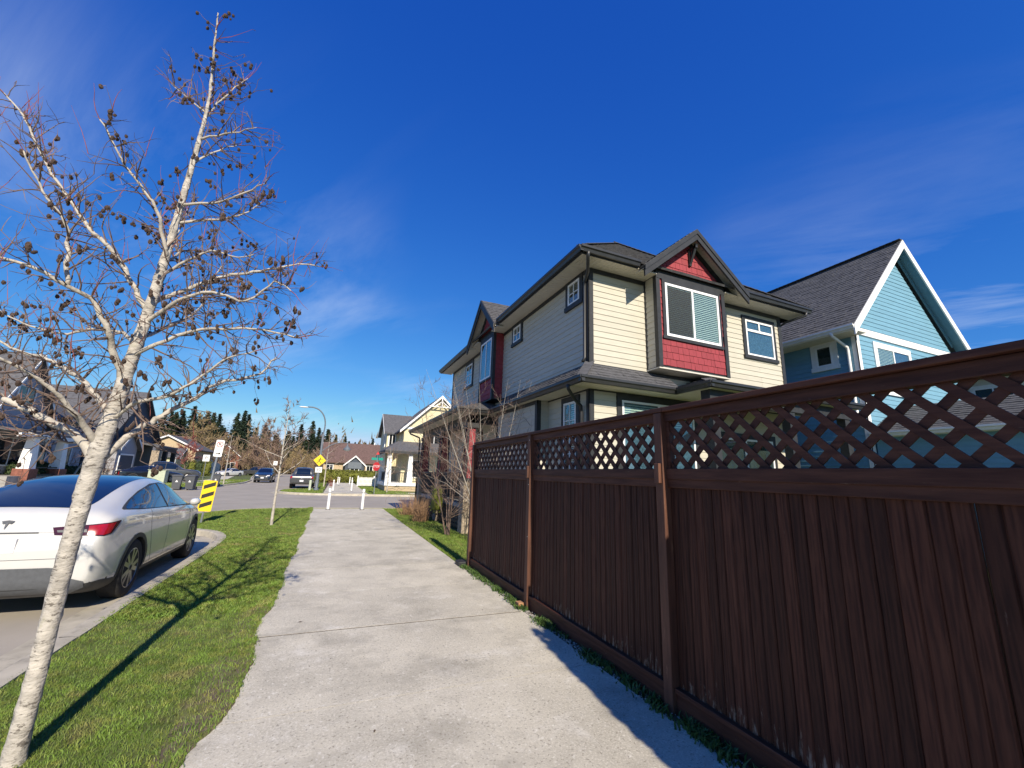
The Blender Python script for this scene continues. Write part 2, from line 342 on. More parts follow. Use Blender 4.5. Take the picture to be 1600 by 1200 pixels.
def window(parent, fr, u0, v0, u1, v1, trim='black', tw=.09, frame='vinyl', fwid=.045, bars=(), glass='glass', back='room', blinds=None, sill=True, proud=.045, name='window'):
    """pane is the part; frame, trim, sill and blind hang under it"""
    mb = MB(); mb.prism([fr.p(u0,v0,.034), fr.p(u1,v0,.034), fr.p(u1,v1,.034), fr.p(u0,v1,.034)], fr.n*.004)
    pane = mb.build(name, glass, parent)
    mb = MB(); mb.prism([fr.p(u0,v0,.017), fr.p(u1,v0,.017), fr.p(u1,v1,.017), fr.p(u0,v1,.017)], fr.n*.003); mb.build('interior', back, pane)
    def bx(mb, a0, b0, a1, b1, c0, c1):
        mb.prism([fr.p(a0,b0,c0), fr.p(a1,b0,c0), fr.p(a1,b1,c0), fr.p(a0,b1,c0)], fr.n*(c1-c0))
    if blinds:
        mb = MB(); z = v0+.03
        while z < v1-.02:
            for (a0, a1, frac) in blinds:
                if (z-v0)/(v1-v0) >= 1-frac: 
                    q = [fr.p(a0,z,.030), fr.p(a1,z,.030), fr.p(a1,z+.027,.022), fr.p(a0,z+.027,.022)]
                    mb.prism(q, fr.n*.002)
            z += .046
        if mb.v: mb.build('blind', 'blind', pane)
    mb = MB(); e = fwid
    bx(mb, u0-e,v0-e,u1+e,v0,.012,.052); bx(mb,u0-e,v1,u1+e,v1+e,.012,.052); bx(mb,u0-e,v0,u0,v1,.012,.052); bx(mb,u1,v0,u1+e,v1,.012,.052)
    for (a0, b0, a1, b1) in bars: bx(mb, a0, b0, a1, b1, .031, .049)
    mb.build('frame', frame, pane)
    if trim:
        mb = MB(); g = e+tw
        bx(mb,u0-g,v1+e,u1+g,v1+e+tw*1.15,.008,proud); bx(mb,u0-g,v0-e,u0-e,v1+e,.008,proud-.003); bx(mb,u1+e,v0-e,u1+g,v1+e,.008,proud-.003)
        mb.build('trim', trim, pane)
        mb = MB(); bx(mb,u0-g-.02,v0-e-tw*.9,u1+g+.02,v0-e,.008,proud+(.02 if sill else 0)); mb.build('sill', trim, pane)
    return pane

# ================================================================== THE SETTING: ground, road, kerbs, lawns, sidewalks
mb = MB(); mb.add([(-900,-300,-.19),(900,-300,-.19),(900,1500,-.19),(-900,1500,-.19)], [(0,1,2,3)])
tag(mb.build('ground', 'ground'), kind='structure')
mb = MB(); mb.add([(-70,-45,-.15),(70,-45,-.15),(70,170,-.15),(-70,170,-.15)], [(0,1,2,3)])
road = tag(mb.build('road', 'asphalt'), kind='structure')
def smooth_line(pts, k=6):
    res = []; n = len(pts)
    P = [Vector((*p, 0)) for p in pts]
    for i in range(n-1):
        p0 = P[max(i-1,0)]; p1 = P[i]; p2 = P[i+1]; p3 = P[min(i+2,n-1)]
        if (p2-p1).length > 9: res.append(p1); continue
        for j in range(k):
            t = j/k
            res.append(.5*((2*p1)+(p2-p0)*t+(2*p0-5*p1+4*p2-p3)*t*t+(3*p1-p0-3*p2+p3)*t**3))
    res.append(P[-1]); return [(p.x, p.y) for p in res]
K_near = smooth_line([(-2.05,-44),(-2.05,0),(-2.03,6),(-2.02,9.6),(-2.03,11.2),(-2.12,12.2),(-2.45,13.1),(-3.05,13.7),(-3.7,14.3),(-4.05,15.2),(-4.08,16.5),(-4.0,17.8),(-3.6,19.0),(-2.7,19.9),(-1.4,20.3),(.5,20.35),(4,20.35),(9,20.35),(69,20.35)])
K_far = smooth_line([(69,32.3),(9,32.3),(3.5,32.3),(.2,32.4),(-1.4,32.9),(-2.6,33.8),(-3.2,35.2),(-3.2,37.2),(-2.6,38.8),(-1.6,39.8),(-1.15,41.2),(-1.1,44),(-1.1,52),(-1.1,168)])
K_left = smooth_line([(-69,24.5),(-30,25.5),(-16,26.8),(-13.2,28.2),(-11.6,31),(-10.4,35),(-9.3,40),(-8.6,46),(-8.4,54),(-9.2,64),(-11.5,80),(-14,100),(-16,168)])
K_near_left = smooth_line([(-10.6,-44),(-10.6,0),(-10.6,8),(-10.8,12),(-11.8,15),(-14,16.4),(-20,16.6),(-30,16.2),(-69,15.4)])
def block(line, corners, kname):
    mb = MB(); poly = [(x,y,-.16) for x,y in line]+[(x,y,-.16) for x,y in corners]
    mb.prism(poly, (0,0,.13)); lawn = tag(mb.build('lawn', 'lawn'), kind='structure')
    n = len(line); a = []
    for i, p in enumerate(line):
        q0 = Vector(line[max(i-1,0)]); q1 = Vector(line[min(i+1,n-1)]); d = (q1-q0).normalized(); a.append(Vector((-d.y, d.x)))
    def strip(prof):
        vs = []; fs = []; k_ = len(prof)
        for p, nn in zip(line, a):
            for o, z in prof: A = Vector(p)+nn*o*s; vs.append((A.x,A.y,z))
        for i in range(n-1):
            for k in range(k_): fs.append((i*k_+k, i*k_+(k+1)%k_, (i+1)*k_+(k+1)%k_, (i+1)*k_+k))
        fs += [tuple(range(k_-1,-1,-1)), tuple((n-1)*k_+k for k in range(k_))]
        m = MB(); m.add(vs, fs); return m
    s = 1 if kname == 'l' else -1
    kb = tag(strip([(-.05,-.17),(-.05,-.010),(.10,-.010),(.118,-.016),(.128,-.030),(.148,-.17)]).build('kerb', 'kerb'), kind='structure')
    strip([(.135,-.175),(.135,-.142),(.50,-.1455),(.50,-.175)]).build('gutter_pan', 'kerb', kb)
    return lawn
block(K_near, [(69,-44)], 'l')
block(K_far, [(69,168)], 'l')
block(K_left, [(-69,168)], 'r')
block(K_near_left, [(-69,-44)], 'r')

# --- the concrete sidewalk, slab by slab
def slab_mesh(w, l, lift=0):
    b = bmesh.new(); bmesh.ops.create_grid(b, x_segments=1, y_segments=1, size=.5)
    for v in b.verts: v.co = Vector((v.co.x*w, v.co.y*l, 0))
    r = bmesh.ops.extrude_face_region(b, geom=b.faces[:]); 
    for v in [e for e in r['geom'] if isinstance(e, bmesh.types.BMVert)]: v.co.z -= .09
    bmesh.ops.recalc_face_normals(b, faces=b.faces[:])
    me = bpy.data.meshes.new('slab'); b.to_mesh(me); b.free(); return me
mb = MB(); mb.box(-.52,-5.5,-.08,2.34,19.8,-.0012); sw = tag(mb.build('sidewalk', 'joint'), kind='structure')
edges = [-5.5,-4,-2.5,-1,.5,2.0,3.5,5.02,6.5,8,9.5,11,12.5,14,15.5,17,18.5,19.75]
for i in range(len(edges)-1):
    l = edges[i+1]-edges[i]; x0 = -.44; x1 = 2.36
    x0 = -.60 if edges[i] < 6 else -.50
    g0, g1 = (.022 if abs(e_-5.02) < .01 else .005 for e_ in (edges[i], edges[i+1])); gap = (g0+g1)/2
    o = place('slab', slab_mesh(x1-x0, l-gap), 'concrete', sw, ((x0+x1)/2, edges[i]+l/2+(g0-g1)/4, random.uniform(0,.0012)))
mb = MB(); mb.add([(-.44,19.75,-.004),(2.36,19.75,-.004),(2.9,20.6,-.135),(-.95,20.6,-.135),(-.44,19.75,-.09),(2.36,19.75,-.09),(2.9,20.6,-.16),(-.95,20.6,-.16)],[(0,1,2,3),(0,4,5,1),(1,5,6,2),(2,6,7,3),(3,7,4,0)]); mb.build('kerb_ramp', 'concrete', sw)
mb = MB(); mb.box(-.2,33.4,-.08,2.7,64,-.02); sw2 = tag(mb.build('sidewalk', 'soil'), kind='structure')
y = 33.4
while y < 63:
    place('slab', slab_mesh(2.9, 1.98), 'concrete', sw2, (1.25+(y-33)*.016, y+1, random.uniform(-.003,.003))); y += 2
mb = MB(); mb.add([(-.2,33.4,-.004),(2.7,33.4,-.004),(3.3,32.0,-.14),(-.9,32.0,-.14)],[(3,2,1,0)]); mb.build('kerb_ramp', 'concrete', sw2)
# brick-paved strip across the mouth of the far walk and far pavements on the other blocks
mb = MB(); mb.box(-.15,33.9,-.02,2.65,34.9,.006); mb.build('paver_band', 'gravel', sw2)
mb = MB()
L2 = [(x-2.6,y) for x,y in K_left if -40 < x and y < 120]; R2 = [(x-4.3,y+.9) for x,y in K_left if -40 < x and y < 120]
for i in range(len(L2)-1): mb.add([(*L2[i],-.022),(*L2[i+1],-.022),(*R2[i+1],-.022),(*R2[i],-.022)], [(0,1,2,3)])
tag(mb.build('pavement', 'concrete'), kind='structure')
mb = MB(); mb.box(5.0,28.6+5.2,-.06,60,35.5,-.02); tag(mb.build('pavement', 'concrete'), kind='structure')
mb = MB()
for (x0,y0,x1,y1) in ((-21,31,-12.2,36.6),(-19,50.5,-9.4,55.5)): mb.box(x0,y0,-.05,x1,y1,-.016)
tag(mb.build('driveway', 'concrete'), kind='structure')

# --- grass blades (nobody could count them): one object for each lawn
def grass(name, pts, h, wd, label, z0=-.03, mat='grass'):
    n = len(pts); a = rng.uniform(0, 2*pi, n); hh = h*rng.uniform(.45,1.2,n); w_ = wd*rng.uniform(.6,1.3,n)
    bend = rng.uniform(.2,1.0,n)*hh; ba = rng.uniform(0,2*pi,n)
    zb = z0(pts) if callable(z0) else z0; V = np.zeros((n,5,3)); c = np.cos(a); s = np.sin(a)
    for k, (sx, t) in enumerate(((-1,0),(1,0),(.75,.5),(-.75,.5),(0,1))):
        V[:,k,0] = pts[:,0]+sx*w_/2*c+np.cos(ba)*bend*t**2; V[:,k,1] = pts[:,1]+sx*w_/2*s+np.sin(ba)*bend*t**2
        V[:,k,2] = zb-.005+hh*t*(1-.25*t)
    me = bpy.data.meshes.new(name); me.vertices.add(n*5); me.vertices.foreach_set('co', V.ravel())
    idx = np.arange(n)[:,None]*5; q = (idx+np.array([[0,1,2,3]])).ravel(); t3 = (idx+np.array([[3,2,4]])).ravel()
    me.loops.add(n*7); me.loops.foreach_set('vertex_index', np.concatenate([q,t3]).astype(np.int32))
    me.polygons.add(n*2); st = np.concatenate([np.arange(n)*4, n*4+np.arange(n)*3]).astype(np.int32); me.polygons.foreach_set('loop_start', st)
    me.update(calc_edges=True); me.validate()
    return tag(link(name, me, mat), label, 'grass', kind='stuff')
def inside(poly, P):
    x = P[:,0]; y = P[:,1]; r = np.zeros(len(P), bool); n = len(poly); j = n-1
    for i in range(n):
        xi, yi = poly[i]; xj, yj = poly[j]
        c = ((yi > y) != (yj > y)) & (x < (xj-xi)*(y-yi)/((yj-yi) if yj != yi else 1e-9)+xi); r ^= c; j = i
    return r
def edge_x(y): return -.45+.025*np.sin(y*2.1)+.014*np.sin(y*5.3+1)+.006*np.sin(y*13)-.10*np.clip((3.75-y)/.5,0,1)+.05*np.exp(-((y-4.4)/.35)**2)
poly_l = [(x-0.02 if False else x, y) for x, y in K_near if -3 < y < 20.4 and x < 1]
poly_l = [(-2.0,1.6)]+[(x+.0, y) for x, y in K_near if 5.9 < y and x < .2]+[(.2,20.2),(.2,1.6)]
def scatter(x0,x1,y0,y1,dens):
    n = int((x1-x0)*(y1-y0)*dens); return np.stack([rng.uniform(x0,x1,n), rng.uniform(y0,y1,n)],1)
P = np.concatenate([scatter(-2.1,-.3,1.7,5,11000), scatter(-2.1,-.3,5,8,6500), scatter(-2.2,-.3,8,12,3800), scatter(-4.1,-.3,12,20.3,2300)])
P = P[inside(poly_l, P)]; P = P[P[:,0] < edge_x(P[:,1])+rng.normal(0,.015,len(P))]
keep = rng.random(len(P)) < np.where(P[:,1] < 4.6, .40+.60*np.clip((-.55-P[:,0])/.5,0,1), 1.0); P = P[keep]
near = P[:,1] < 6
def lawn_z(p): return -.03+.042*np.clip((p[:,0]+.72)/.14,0,1)
grass('boulevard_grass', P[near], .042, .0042, 'mown grass strip between kerb and sidewalk under the white-barked tree', z0=lawn_z)
grass('boulevard_grass', P[~near], .05, .010, 'mown grass around the striped marker and the slim street tree', z0=lawn_z)
P = np.concatenate([scatter(2.36,3.6,7.7,12,2600), scatter(2.36,3.7,12,20.2,1500), scatter(3.6,20,18.6,20.2,500)])
P = P[(P[:,0] > 2.36+.05*np.sin(P[:,1]*3)+.03*np.sin(P[:,1]*9)) & ((P[:,0] < 3.55) | (P[:,1] > 18.9))]
grass('side_yard_grass', P, .07, .010, 'longer grass beside the porch and the end of the fence')
P = np.concatenate([scatter(-3.1,-.3,32.6,40,350), scatter(2.8,6,32.5,48,220), scatter(-1.0,-.2,40,60,300)]); P = P[(P[:,0] > 2.7) | inside([(x,y) for x,y in K_far if y < 62 and x < 2.6]+[(-.2,62),(-.2,33)], P)]
grass('far_lawn_grass', P, .08, .03, 'grass on the far corner by the lamp post and white picket fence')
P = np.concatenate([scatter(-13,-8.6,28,48,120), scatter(-12,-8.5,48,64,70)]); P = P[inside([(x,y) for x,y in K_left if y < 66 and x > -20]+[(-13,66),(-13.5,28)], P)]
grass('opposite_lawn_grass', P, .08, .05, 'grass strip across the road by the wheeled bins')

# turf and soil creeping over the slab edge
ys_ = np.arange(.5,19.8,.04); mb = MB(); vs = []; fs = []
for i_, y_ in enumerate(ys_):
    e = float(edge_x(np.array([y_]))[0])+random.gauss(0,.006); vs += [(-.74,y_,-.034),(-.58,y_,.008),(e-.03,y_,.010+random.uniform(0,.004)),(e+.004,y_,-.002)]
for i_ in range(len(ys_)-1):
    for k in range(3): q = i_*4+k; fs.append((q,q+1,q+5,q+4))
mb.add(vs,fs); tag(mb.build('turf_edge','lawn_edge'), kind='structure')
P = []
for y_ in np.arange(1.7,19.5,.0035):
    e = float(edge_x(np.array([y_]))[0]); P.append((e-abs(random.gauss(0,.05)), y_))
P = np.array(P); P = P[rng.random(len(P)) < np.where(P[:,1] < 4.3,.45,.9)]
grass('turf_edge_grass', P, .035, .007, 'ragged grass creeping over the left edge of the sidewalk', z0=.008)

# --- weeds and gravel along the foot of the fence
mb = MB(); mb.box(2.33,-5,-.06,2.62,7.7,-.012); strip = tag(mb.build('soil_strip', 'soil'), kind='structure')
b = bmesh.new(); bmesh.ops.create_icosphere(b, subdivisions=1, radius=1); peb = bpy.data.meshes.new('pebble'); b.to_mesh(peb); b.free()
pv = np.array([v.co[:] for v in peb.vertices]); pf = [tuple(p.vertices) for p in peb.polygons]
mb = MB()
for k in range(900):
    y = random.uniform(1.2,7.7); x = 2.36+abs(random.gauss(0,.05)); r = random.uniform(.004,.014)
    if y < 3.8 and random.random() < .6: continue
    s = np.array([random.uniform(.7,1.3), random.uniform(.7,1.3), .6])*r
    mb.add(pv*s+np.array([x,y,.0]), pf)
tag(mb.build('gravel', 'gravel'), 'pale gravel scattered along the foot of the wooden fence', 'gravel', kind='stuff')
P = []
for k in range(70):
    y = random.uniform(.9,7.75); cx = 2.40+random.gauss(0,.02); nl = random.randint(20,70)
    P += [(cx+random.gauss(0,.035), y+random.gauss(0,.06)) for _ in range(nl)]
P = np.array(P); P = P[(P[:,0] < 2.475) & (P[:,0] > 2.27)]
grass('weeds', P, .075, .016, 'leafy weeds growing between sidewalk and wooden fence', z0=.0, mat='weeds')
mb = MB(); mb.box(2.36,5.15,-.01,2.44,5.25,.055)
tag(mb.build('wood_block', 'cut_wood', bevel=.004), 'small orange offcut of timber at the foot of a fence post', 'wood block')
mb = MB(); mb.box(2.30,7.62,-.01,2.46,7.86,.075); tag(mb.build('drain_box', 'black', bevel=.01), 'small black plastic box on the ground at the end of the fence', 'box')

# ================================================================== THE FENCE
fence = thing('wooden_fence', 'dark brown stained board fence with a diagonal lattice top beside the sidewalk', 'fence', (2.5,2.7,0))
PY = [7.55,5.11,2.67,.23,-2.21,-4.65]
BW = .0772
def board_mesh(w, t, h):
    c = .009; prof = [(-w/2+.0005,0),(-w/2+.0005,-t+c),(-w/2+c,-t),(w/2-c,-t),(w/2-.0005,-t+c),(w/2-.0005,0)]
    mb = MB(); n = len(prof); mb.add([(p[1],p[0],0) for p in prof]+[(p[1],p[0],h) for p in prof], [tuple(range(n-1,-1,-1)), tuple(range(n,2*n))]+[(i,(i+1)%n,(i+1)%n+n,i+n) for i in range(n)])
    return mb.mesh('board')
bm_ = board_mesh(BW, .02, 1.46)
for i in range(len(PY)-1):
    y1, y0 = PY[i]-.045, PY[i+1]+.045
    n = round((y1-y0)/BW); s = (y1-y0)/n
    for k in range(n):
        place('board', bm_, 'fence', fence, (2.512+random.uniform(-.003,.003), y0+s*(k+.5), .12), (1, s/BW, 1), (random.uniform(-.002,.002), random.uniform(-.002,.002), 0))
    def rail(name, xa, xb, za, zb): 
        mb = MB(); mb.box(xa, y0, za, xb, y1, zb); return mb.build(name, 'fence_rail', fence, bevel=.004)
    rail('top_rail', 2.462, 2.540, 2.075, 2.150); rail('lattice_rail', 2.458, 2.545, 1.618, 1.70); rail('board_rail', 2.470, 2.550, 1.555, 1.622)
    rail('base_trim', 2.448, 2.515, .128, .160); rail('kickboard', 2.462, 2.50, -.03, .127)
    mb = MB(); mb.box(2.475,y0,1.70,2.525,y0+.035,2.075); mb.box(2.475,y1-.035,1.70,2.525,y1,2.075); build_split(mb, 'lattice_frame', 'fence_rail', fence)
    rect = [(y0+.035,1.70),(y1-.035,1.70),(y1-.035,2.075),(y0+.035,2.075)]
    for d, xo in ((1, 2.489), (-1, 2.500)):
        fr = Frame((xo,0,0),(0,1,0),(0,0,1),(-1,0,0)); c = y0-.5+(.04 if d < 0 else 0)
        while c < y1+.5:
            # strip |(v-1.7) - d*(u-c)| / sqrt2 < w/2
            hw = .0212*math.sqrt(2); q = clip(rect, d*-1, 1, 1.7-d*c+hw); q = clip(q, d, -1, -(1.7-d*c)+hw) if len(q) > 2 else []
            if len(q) > 2:
                mb = MB(); wedge(mb, fr, q, lambda a, b: .005, -.005); mb.build('lattice_slat', 'fence_rail', fence)
            c += .155
    mb = MB(); mb.box(2.425, PY[i+1]-.06, 2.152, 2.575, PY[i]-.061, 2.190); mb.build('cap_rail', 'fence_rail', fence, bevel=.006)
for i, y in enumerate(PY[:-1]):
    mb = MB(); mb.box(2.428,y-.044,-.08,2.535,y+.044,2.149); mb.build('post', 'post_wood', fence, bevel=.006)
for y in (2.67,5.11):
    mb = MB(); mb.box(2.398,y-.03,1.585,2.427,y+.025,1.74); mb.build('bracket_block', 'post_wood', fence, bevel=.004)
mb = MB()
for y, z in ((5.085,2.08),(5.085,1.5),(5.085,.85),(7.52,2.0)): mb.lathe([(.006,-.003),(.006,.0)], (2.426,y,z), 8, 'x')
mb.build('screw_heads', 'galv', fence)

# ================================================================== HOUSES
def sweep_gutter(mb, a, b, outv, h=.125, d=.11, drop=0.0):
    """K-style gutter between two points; a,b at top back edge; outv points away from the wall"""
    a = Vector(a); b = Vector(b); o = Vector(outv)
    prof = [(0,0),(0,-h),(d*.55,-h),(d*.72,-h*.55),(d,-h*.38),(d,0),(d-.012,0),(d-.012,-.02),(.012,-.02),(.012,0)]
    vs = [p+o*x+Vector((0,0,z)) for p in (a,b) for x,z in prof]; n = len(prof)
    mb.add(vs, [(i,(i+1)%n,(i+1)%n+n,i+n) for i in range(n)]+[tuple(range(n)), tuple(range(2*n-1,n-1,-1))])
def soffit(mb, p0, p1, inward, depth, z, pitch=.10, t=.014):
    """grooved vinyl soffit: strips running from wall to eave"""
    p0 = Vector(p0); p1 = Vector(p1); d = p1-p0; L = d.length; d.normalize(); iv = Vector(inward); k = 0.0
    while k < L:
        e = min(k+pitch-.008, L); a = p0+d*k; b = p0+d*e
        mb.prism([(a.x,a.y,z),(b.x,b.y,z),(b.x+iv.x*depth,b.y+iv.y*depth,z),(a.x+iv.x*depth,a.y+iv.y*depth,z)], (0,0,t)); k += pitch
    q = [p0, p1, p1+iv*depth, p0+iv*depth]; mb.prism([(c.x,c.y,z+t*.6) for c in q], (0,0,t))
def shakes(parent, fr, poly, mat, row=.155):
    """individual cut shakes, each an object"""
    v0 = min(p[1] for p in poly); v1 = max(p[1] for p in poly); v = v0
    while v < v1-.012:
        strip = rclip(poly, -99, 99, v, min(v+row, v1))
        if len(strip) >= 3:
            u0 = min(p[0] for p in strip); u1 = max(p[0] for p in strip); u = u0-random.random()*.08
            while u < u1:
                wd = random.choice((.11,.13,.16,.18,.21)); q = rclip(strip, u, u+wd-.006, v+random.choice((0,0,.004)), min(v+row, v1)); u += wd
                if len(q) >= 3 and max(p[0] for p in q)-min(p[0] for p in q) > .012:
                    mb = MB(); h = random.uniform(.013,.018); vv = v
                    wedge(mb, fr, q, lambda a, b: h-(b-vv)/row*(h-.004), -.003); mb.build('shake', mat, parent)
        v += row
def fbox(mb, fr, a0, b0, a1, b1, c0, c1):
    mb.prism([fr.p(a0,b0,c0), fr.p(a1,b0,c0), fr.p(a1,b1,c0), fr.p(a0,b1,c0)], fr.n*(c1-c0))

# ------------------------------------------------------------------ the beige and red house behind the fence
H1 = thing('beige_house', 'two-storey beige lap-sided house with black trim and red shake gables behind the fence', 'house', (7.7,12.4,0))
XL, XR, YB, YF = 4.66, 10.72, 7.0, 17.85
FB = Frame((0,YB,0),(1,0,0),(0,0,1),(0,-1,0)); FS = Frame((XL,0,0),(0,1,0),(0,0,1),(-1,0,0))
mb = MB(); mb.box(XL+.15,YB+.15,.0,XR-.15,YF-.15,6.0); mb.build('core', 'room', H1)
mb = MB(); mb.box(XL+.02,YB+.02,-.1,XR-.02,YF-.02,.32); mb.build('foundation', 'foundation', H1)
wb = wall(H1, FB, [[(XL,3.62),(XR,3.62),(XR,6.06),(XL,6.06)]], 'beige')
ws = wall(H1, FS, [[(YB,3.62),(YF,3.62),(YF,6.06),(YB,6.06)]], 'beige')
wlb = wall(H1, FB, [[(XL,.32),(XR,.32),(XR,3.44),(XL,3.44)]], 'beige')
wls = wall(H1, FS, [[(YB,.32),(YF,.32),(YF,3.44),(YB,3.44)]], 'beige')
FR_ = Frame((XR,0,0),(0,1,0),(0,0,1),(1,0,0)); FF_ = Frame((0,YF,0),(1,0,0),(0,0,1),(0,1,0))
mb = MB(); fbox(mb,FR_,YB,.32,YF,6.06,-.02,.012); fbox(mb,FF_,XL,.32,XR,6.06,-.02,.012); build_split(mb, 'hidden_walls', 'beige', H1)
# corner and frieze boards
mb = MB()
for f, e0, e1 in ((FB,XL,XR),(FS,YB,YF)):
    for z0, z1 in ((3.60,6.06),(.32,3.44)):
        fbox(mb,f,e0-.03,z0,e0+.085,z1,.002,.030); fbox(mb,f,e1-.085,z0,e1+.03,z1,.002,.031)
build_split(mb, 'corner_board', 'black', H1)
mb = MB()
for f, e0, e1 in ((FB,XL,XR),(FS,YB,YF)):
    fbox(mb,f,e0-.02,5.965,e1+.02,6.062,.004,.036); fbox(mb,f,e0-.02,3.36,e1+.02,3.46,.004,.036); fbox(mb,f,e0-.02,3.86,e1+.02,3.925,.004,.032)
build_split(mb, 'frieze_board', 'black', H1)
# bump-out low on the side wall
FP = Frame((4.36,0,0),(0,1,0),(0,0,1),(-1,0,0))
bo = wall(H1, FP, [[(8.75,.32),(11.35,.32),(11.35,3.42),(8.75,3.42)]], 'beige', name='bump_out')
FPn = Frame((0,8.75,0),(1,0,0),(0,0,1),(0,-1,0)); siding(bo, FPn, [(4.36,.32),(4.655,.32),(4.655,3.40),(4.36,3.40)], 'beige')
mb = MB(); mb.box(4.37,8.76,.3,4.655,11.34,3.42); mb.build('bump_out_core', 'beige', H1)
mb = MB(); fbox(mb,FP,8.72,.32,8.83,3.42,.002,.03); fbox(mb,FP,11.27,.32,11.38,3.42,.002,.03); fbox(mb,FPn,4.34,.32,4.44,3.42,.002,.028); fbox(mb,FP,8.72,3.3,11.38,3.42,.004,.034); build_split(mb, 'corner_board', 'black', H1)
# windows
def grid(u0,v0,u1,v1,nu,nv,t=.018):
    return [(u0+(u1-u0)*i/nu-t/2, v0, u0+(u1-u0)*i/nu+t/2, v1) for i in range(1,nu)]+[(u0, v0+(v1-v0)*j/nv-t/2, u1, v0+(v1-v0)*j/nv+t/2) for j in range(1,nv)]
window(H1, FS, 7.37,5.50,7.76,5.93, tw=.12, bars=grid(7.37,5.50,7.76,5.93,2,2))
window(H1, FS, 10.53,5.52,10.95,5.90, tw=.11, bars=grid(10.53,5.52,10.95,5.90,2,2))
window(H1, FS, 15.05,5.05,15.75,5.80, tw=.10, bars=grid(15.05,5.05,15.75,5.80,2,2))
window(H1, FS, 7.50,1.75,7.92,3.16, tw=.11, bars=grid(7.50,1.75,7.92,3.16,2,4), blinds=[(7.50,7.70,1.0)])
window(H1, FB, 9.40,4.84,10.33,5.70, tw=.10, back='curtain', bars=[(9.40,5.44,10.33,5.50),(9.84,5.50,9.885,5.70)])
window(H1, FB, 5.47,1.62,7.35,3.18, tw=.12, bars=[(6.38,1.62,6.44,3.18)], back='curtain', blinds=[(5.47,7.35,.30)])
window(H1, FB, 8.1,.45,9.9,2.6, tw=.11, bars=[(8.96,.45,9.04,2.6)], name='patio_door', sill=False)
# back bay with red shakes and gable
BX0, BX1, BYF = 6.15, 8.19, 6.62; BC = (BX0+BX1)/2
FBay = Frame((0,BYF,0),(1,0,0),(0,0,1),(0,-1,0))
mb = MB(); mb.box(BX0+.004,BYF+.004,3.97,BX1-.004,7.1,6.3); mb.prism([(BX0-.02,BYF+.006,6.1),(BX1+.02,BYF+.006,6.1),(BC,BYF+.006,7.02)], (0,.6,0)); bay = mb.build('bay', 'black', H1)
shakes(bay, FBay, [(BX0+.09,4.02),(BX1-.09,4.02),(BX1-.09,6.0),(BX0+.09,6.0)], 'red')
shakes(bay, FBay, [(BC-1.0,6.215),(BC+1.0,6.215),(BC,7.06)], 'red')
FBl = Frame((BX0,0,0),(0,1,0),(0,0,1),(-1,0,0)); siding(bay, FBl, [(BYF+.03,3.98),(7.0,3.98),(7.0,6.06),(BYF+.03,6.06)], 'beige')
FBr = Frame((BX1,0,0),(0,1,0),(0,0,1),(1,0,0)); siding(bay, FBr, [(BYF+.03,3.98),(7.0,3.98),(7.0,6.06),(BYF+.03,6.06)], 'beige')
mb = MB(); fbox(mb,FBay,BX0-.02,3.965,BX0+.085,6.06,.002,.034); fbox(mb,FBay,BX1-.085,3.965,BX1+.02,6.06,.002,.034); fbox(mb,FBl,BYF-.02,3.965,BYF+.07,6.06,.002,.021); fbox(mb,FBr,BYF-.02,3.965,BYF+.07,6.06,.002,.021)
fbox(mb,FBl,6.94,3.965,7.0,6.06,.002,.02)
build_split(mb, 'corner_board', 'black', bay)
mb = MB(); fbox(mb,FBay,BX0-.02,6.005,BX1+.02,6.215,.002,.040); mb.build('header_board', 'black', bay)
mb = MB(); mb.box(BX0-.015,BYF-.025,3.935,BX1+.015,7.0,3.968); mb.build('bay_soffit', 'soffit', bay)
window(bay, FBay, 6.42,4.74,7.92,5.87, tw=.075, fwid=.055, bars=[(7.145,4.74,7.195,5.87)], blinds=[(6.42,7.145,1.0),(7.195,7.92,1.0)], sill=False)
def gable(parent, fr, c, zr, half, zt, front, back, barge_mat, roof_mat, soff, bw=.20):
    """small gable roof: fr.u runs across, fr.n outward; front = overhang plane, back = how far it runs in"""
    s = (zr-zt)/half; L = math.hypot(half, zr-zt)
    mbr = MB(); mbb = MB(); mbs = MB()
    for sg in (-1, 1):
        O = fr.p(c+sg*half, zt, front); vdir = (fr.u*(-sg)*half+Vector((0,0,zr-zt))); u = -fr.n
        nrm = u.cross(vdir) if sg < 0 else vdir.cross(u)
        if nrm.z < 0: nrm = -nrm
        f2 = Frame(O, u, vdir, nrm); poly = [(0,0),(back[0],0),(back[1],L),(0,L)]
        roof_plane(mbr, f2, poly)
        # barge board hanging under the roof edge, second thinner strip proud of it
        a = fr.p(c+sg*(half+.0), zt, front); b = fr.p(c, zr, front); dn = -f2.n
        def strip(t0, t1, o0, o1, cut):
            A0 = fr.p(c+sg*half, zt+(-t0)/cos(math.atan(s)), 0); A1 = fr.p(c+sg*half, zt-t1/cos(math.atan(s)), 0); B0 = fr.p(c, zr-t0/cos(math.atan(s)), 0); B1 = fr.p(c, zr-t1/cos(math.atan(s)), 0)
            mbb.prism([A0+fr.n*o0, A1+fr.n*o0, B1+fr.n*o0, B0+fr.n*o0], fr.n*(o1-o0))
        strip(.0, .09, front-.002, front+.032, 0); strip(.088, bw, front-.03, front+.012, 0)
        k = 0.0; dd = (fr.p(c,zr,0)-fr.p(c+sg*half,zt,0)).normalized(); base = fr.p(c+sg*half, zt-.075, 0)
        while k < L-.05:
            p = base+dd*k; q = base+dd*(k+.09)
            mbs.prism([p+fr.n*.0, q+fr.n*.0, q+fr.n*(front-.03), p+fr.n*(front-.03)], Vector((0,0,.012))); k += .098
    r = mbr.build('gable_roof', roof_mat, parent); build_split(mbb, 'barge_board', barge_mat, parent); mbs.build('gable_soffit', soff, parent)
    return r
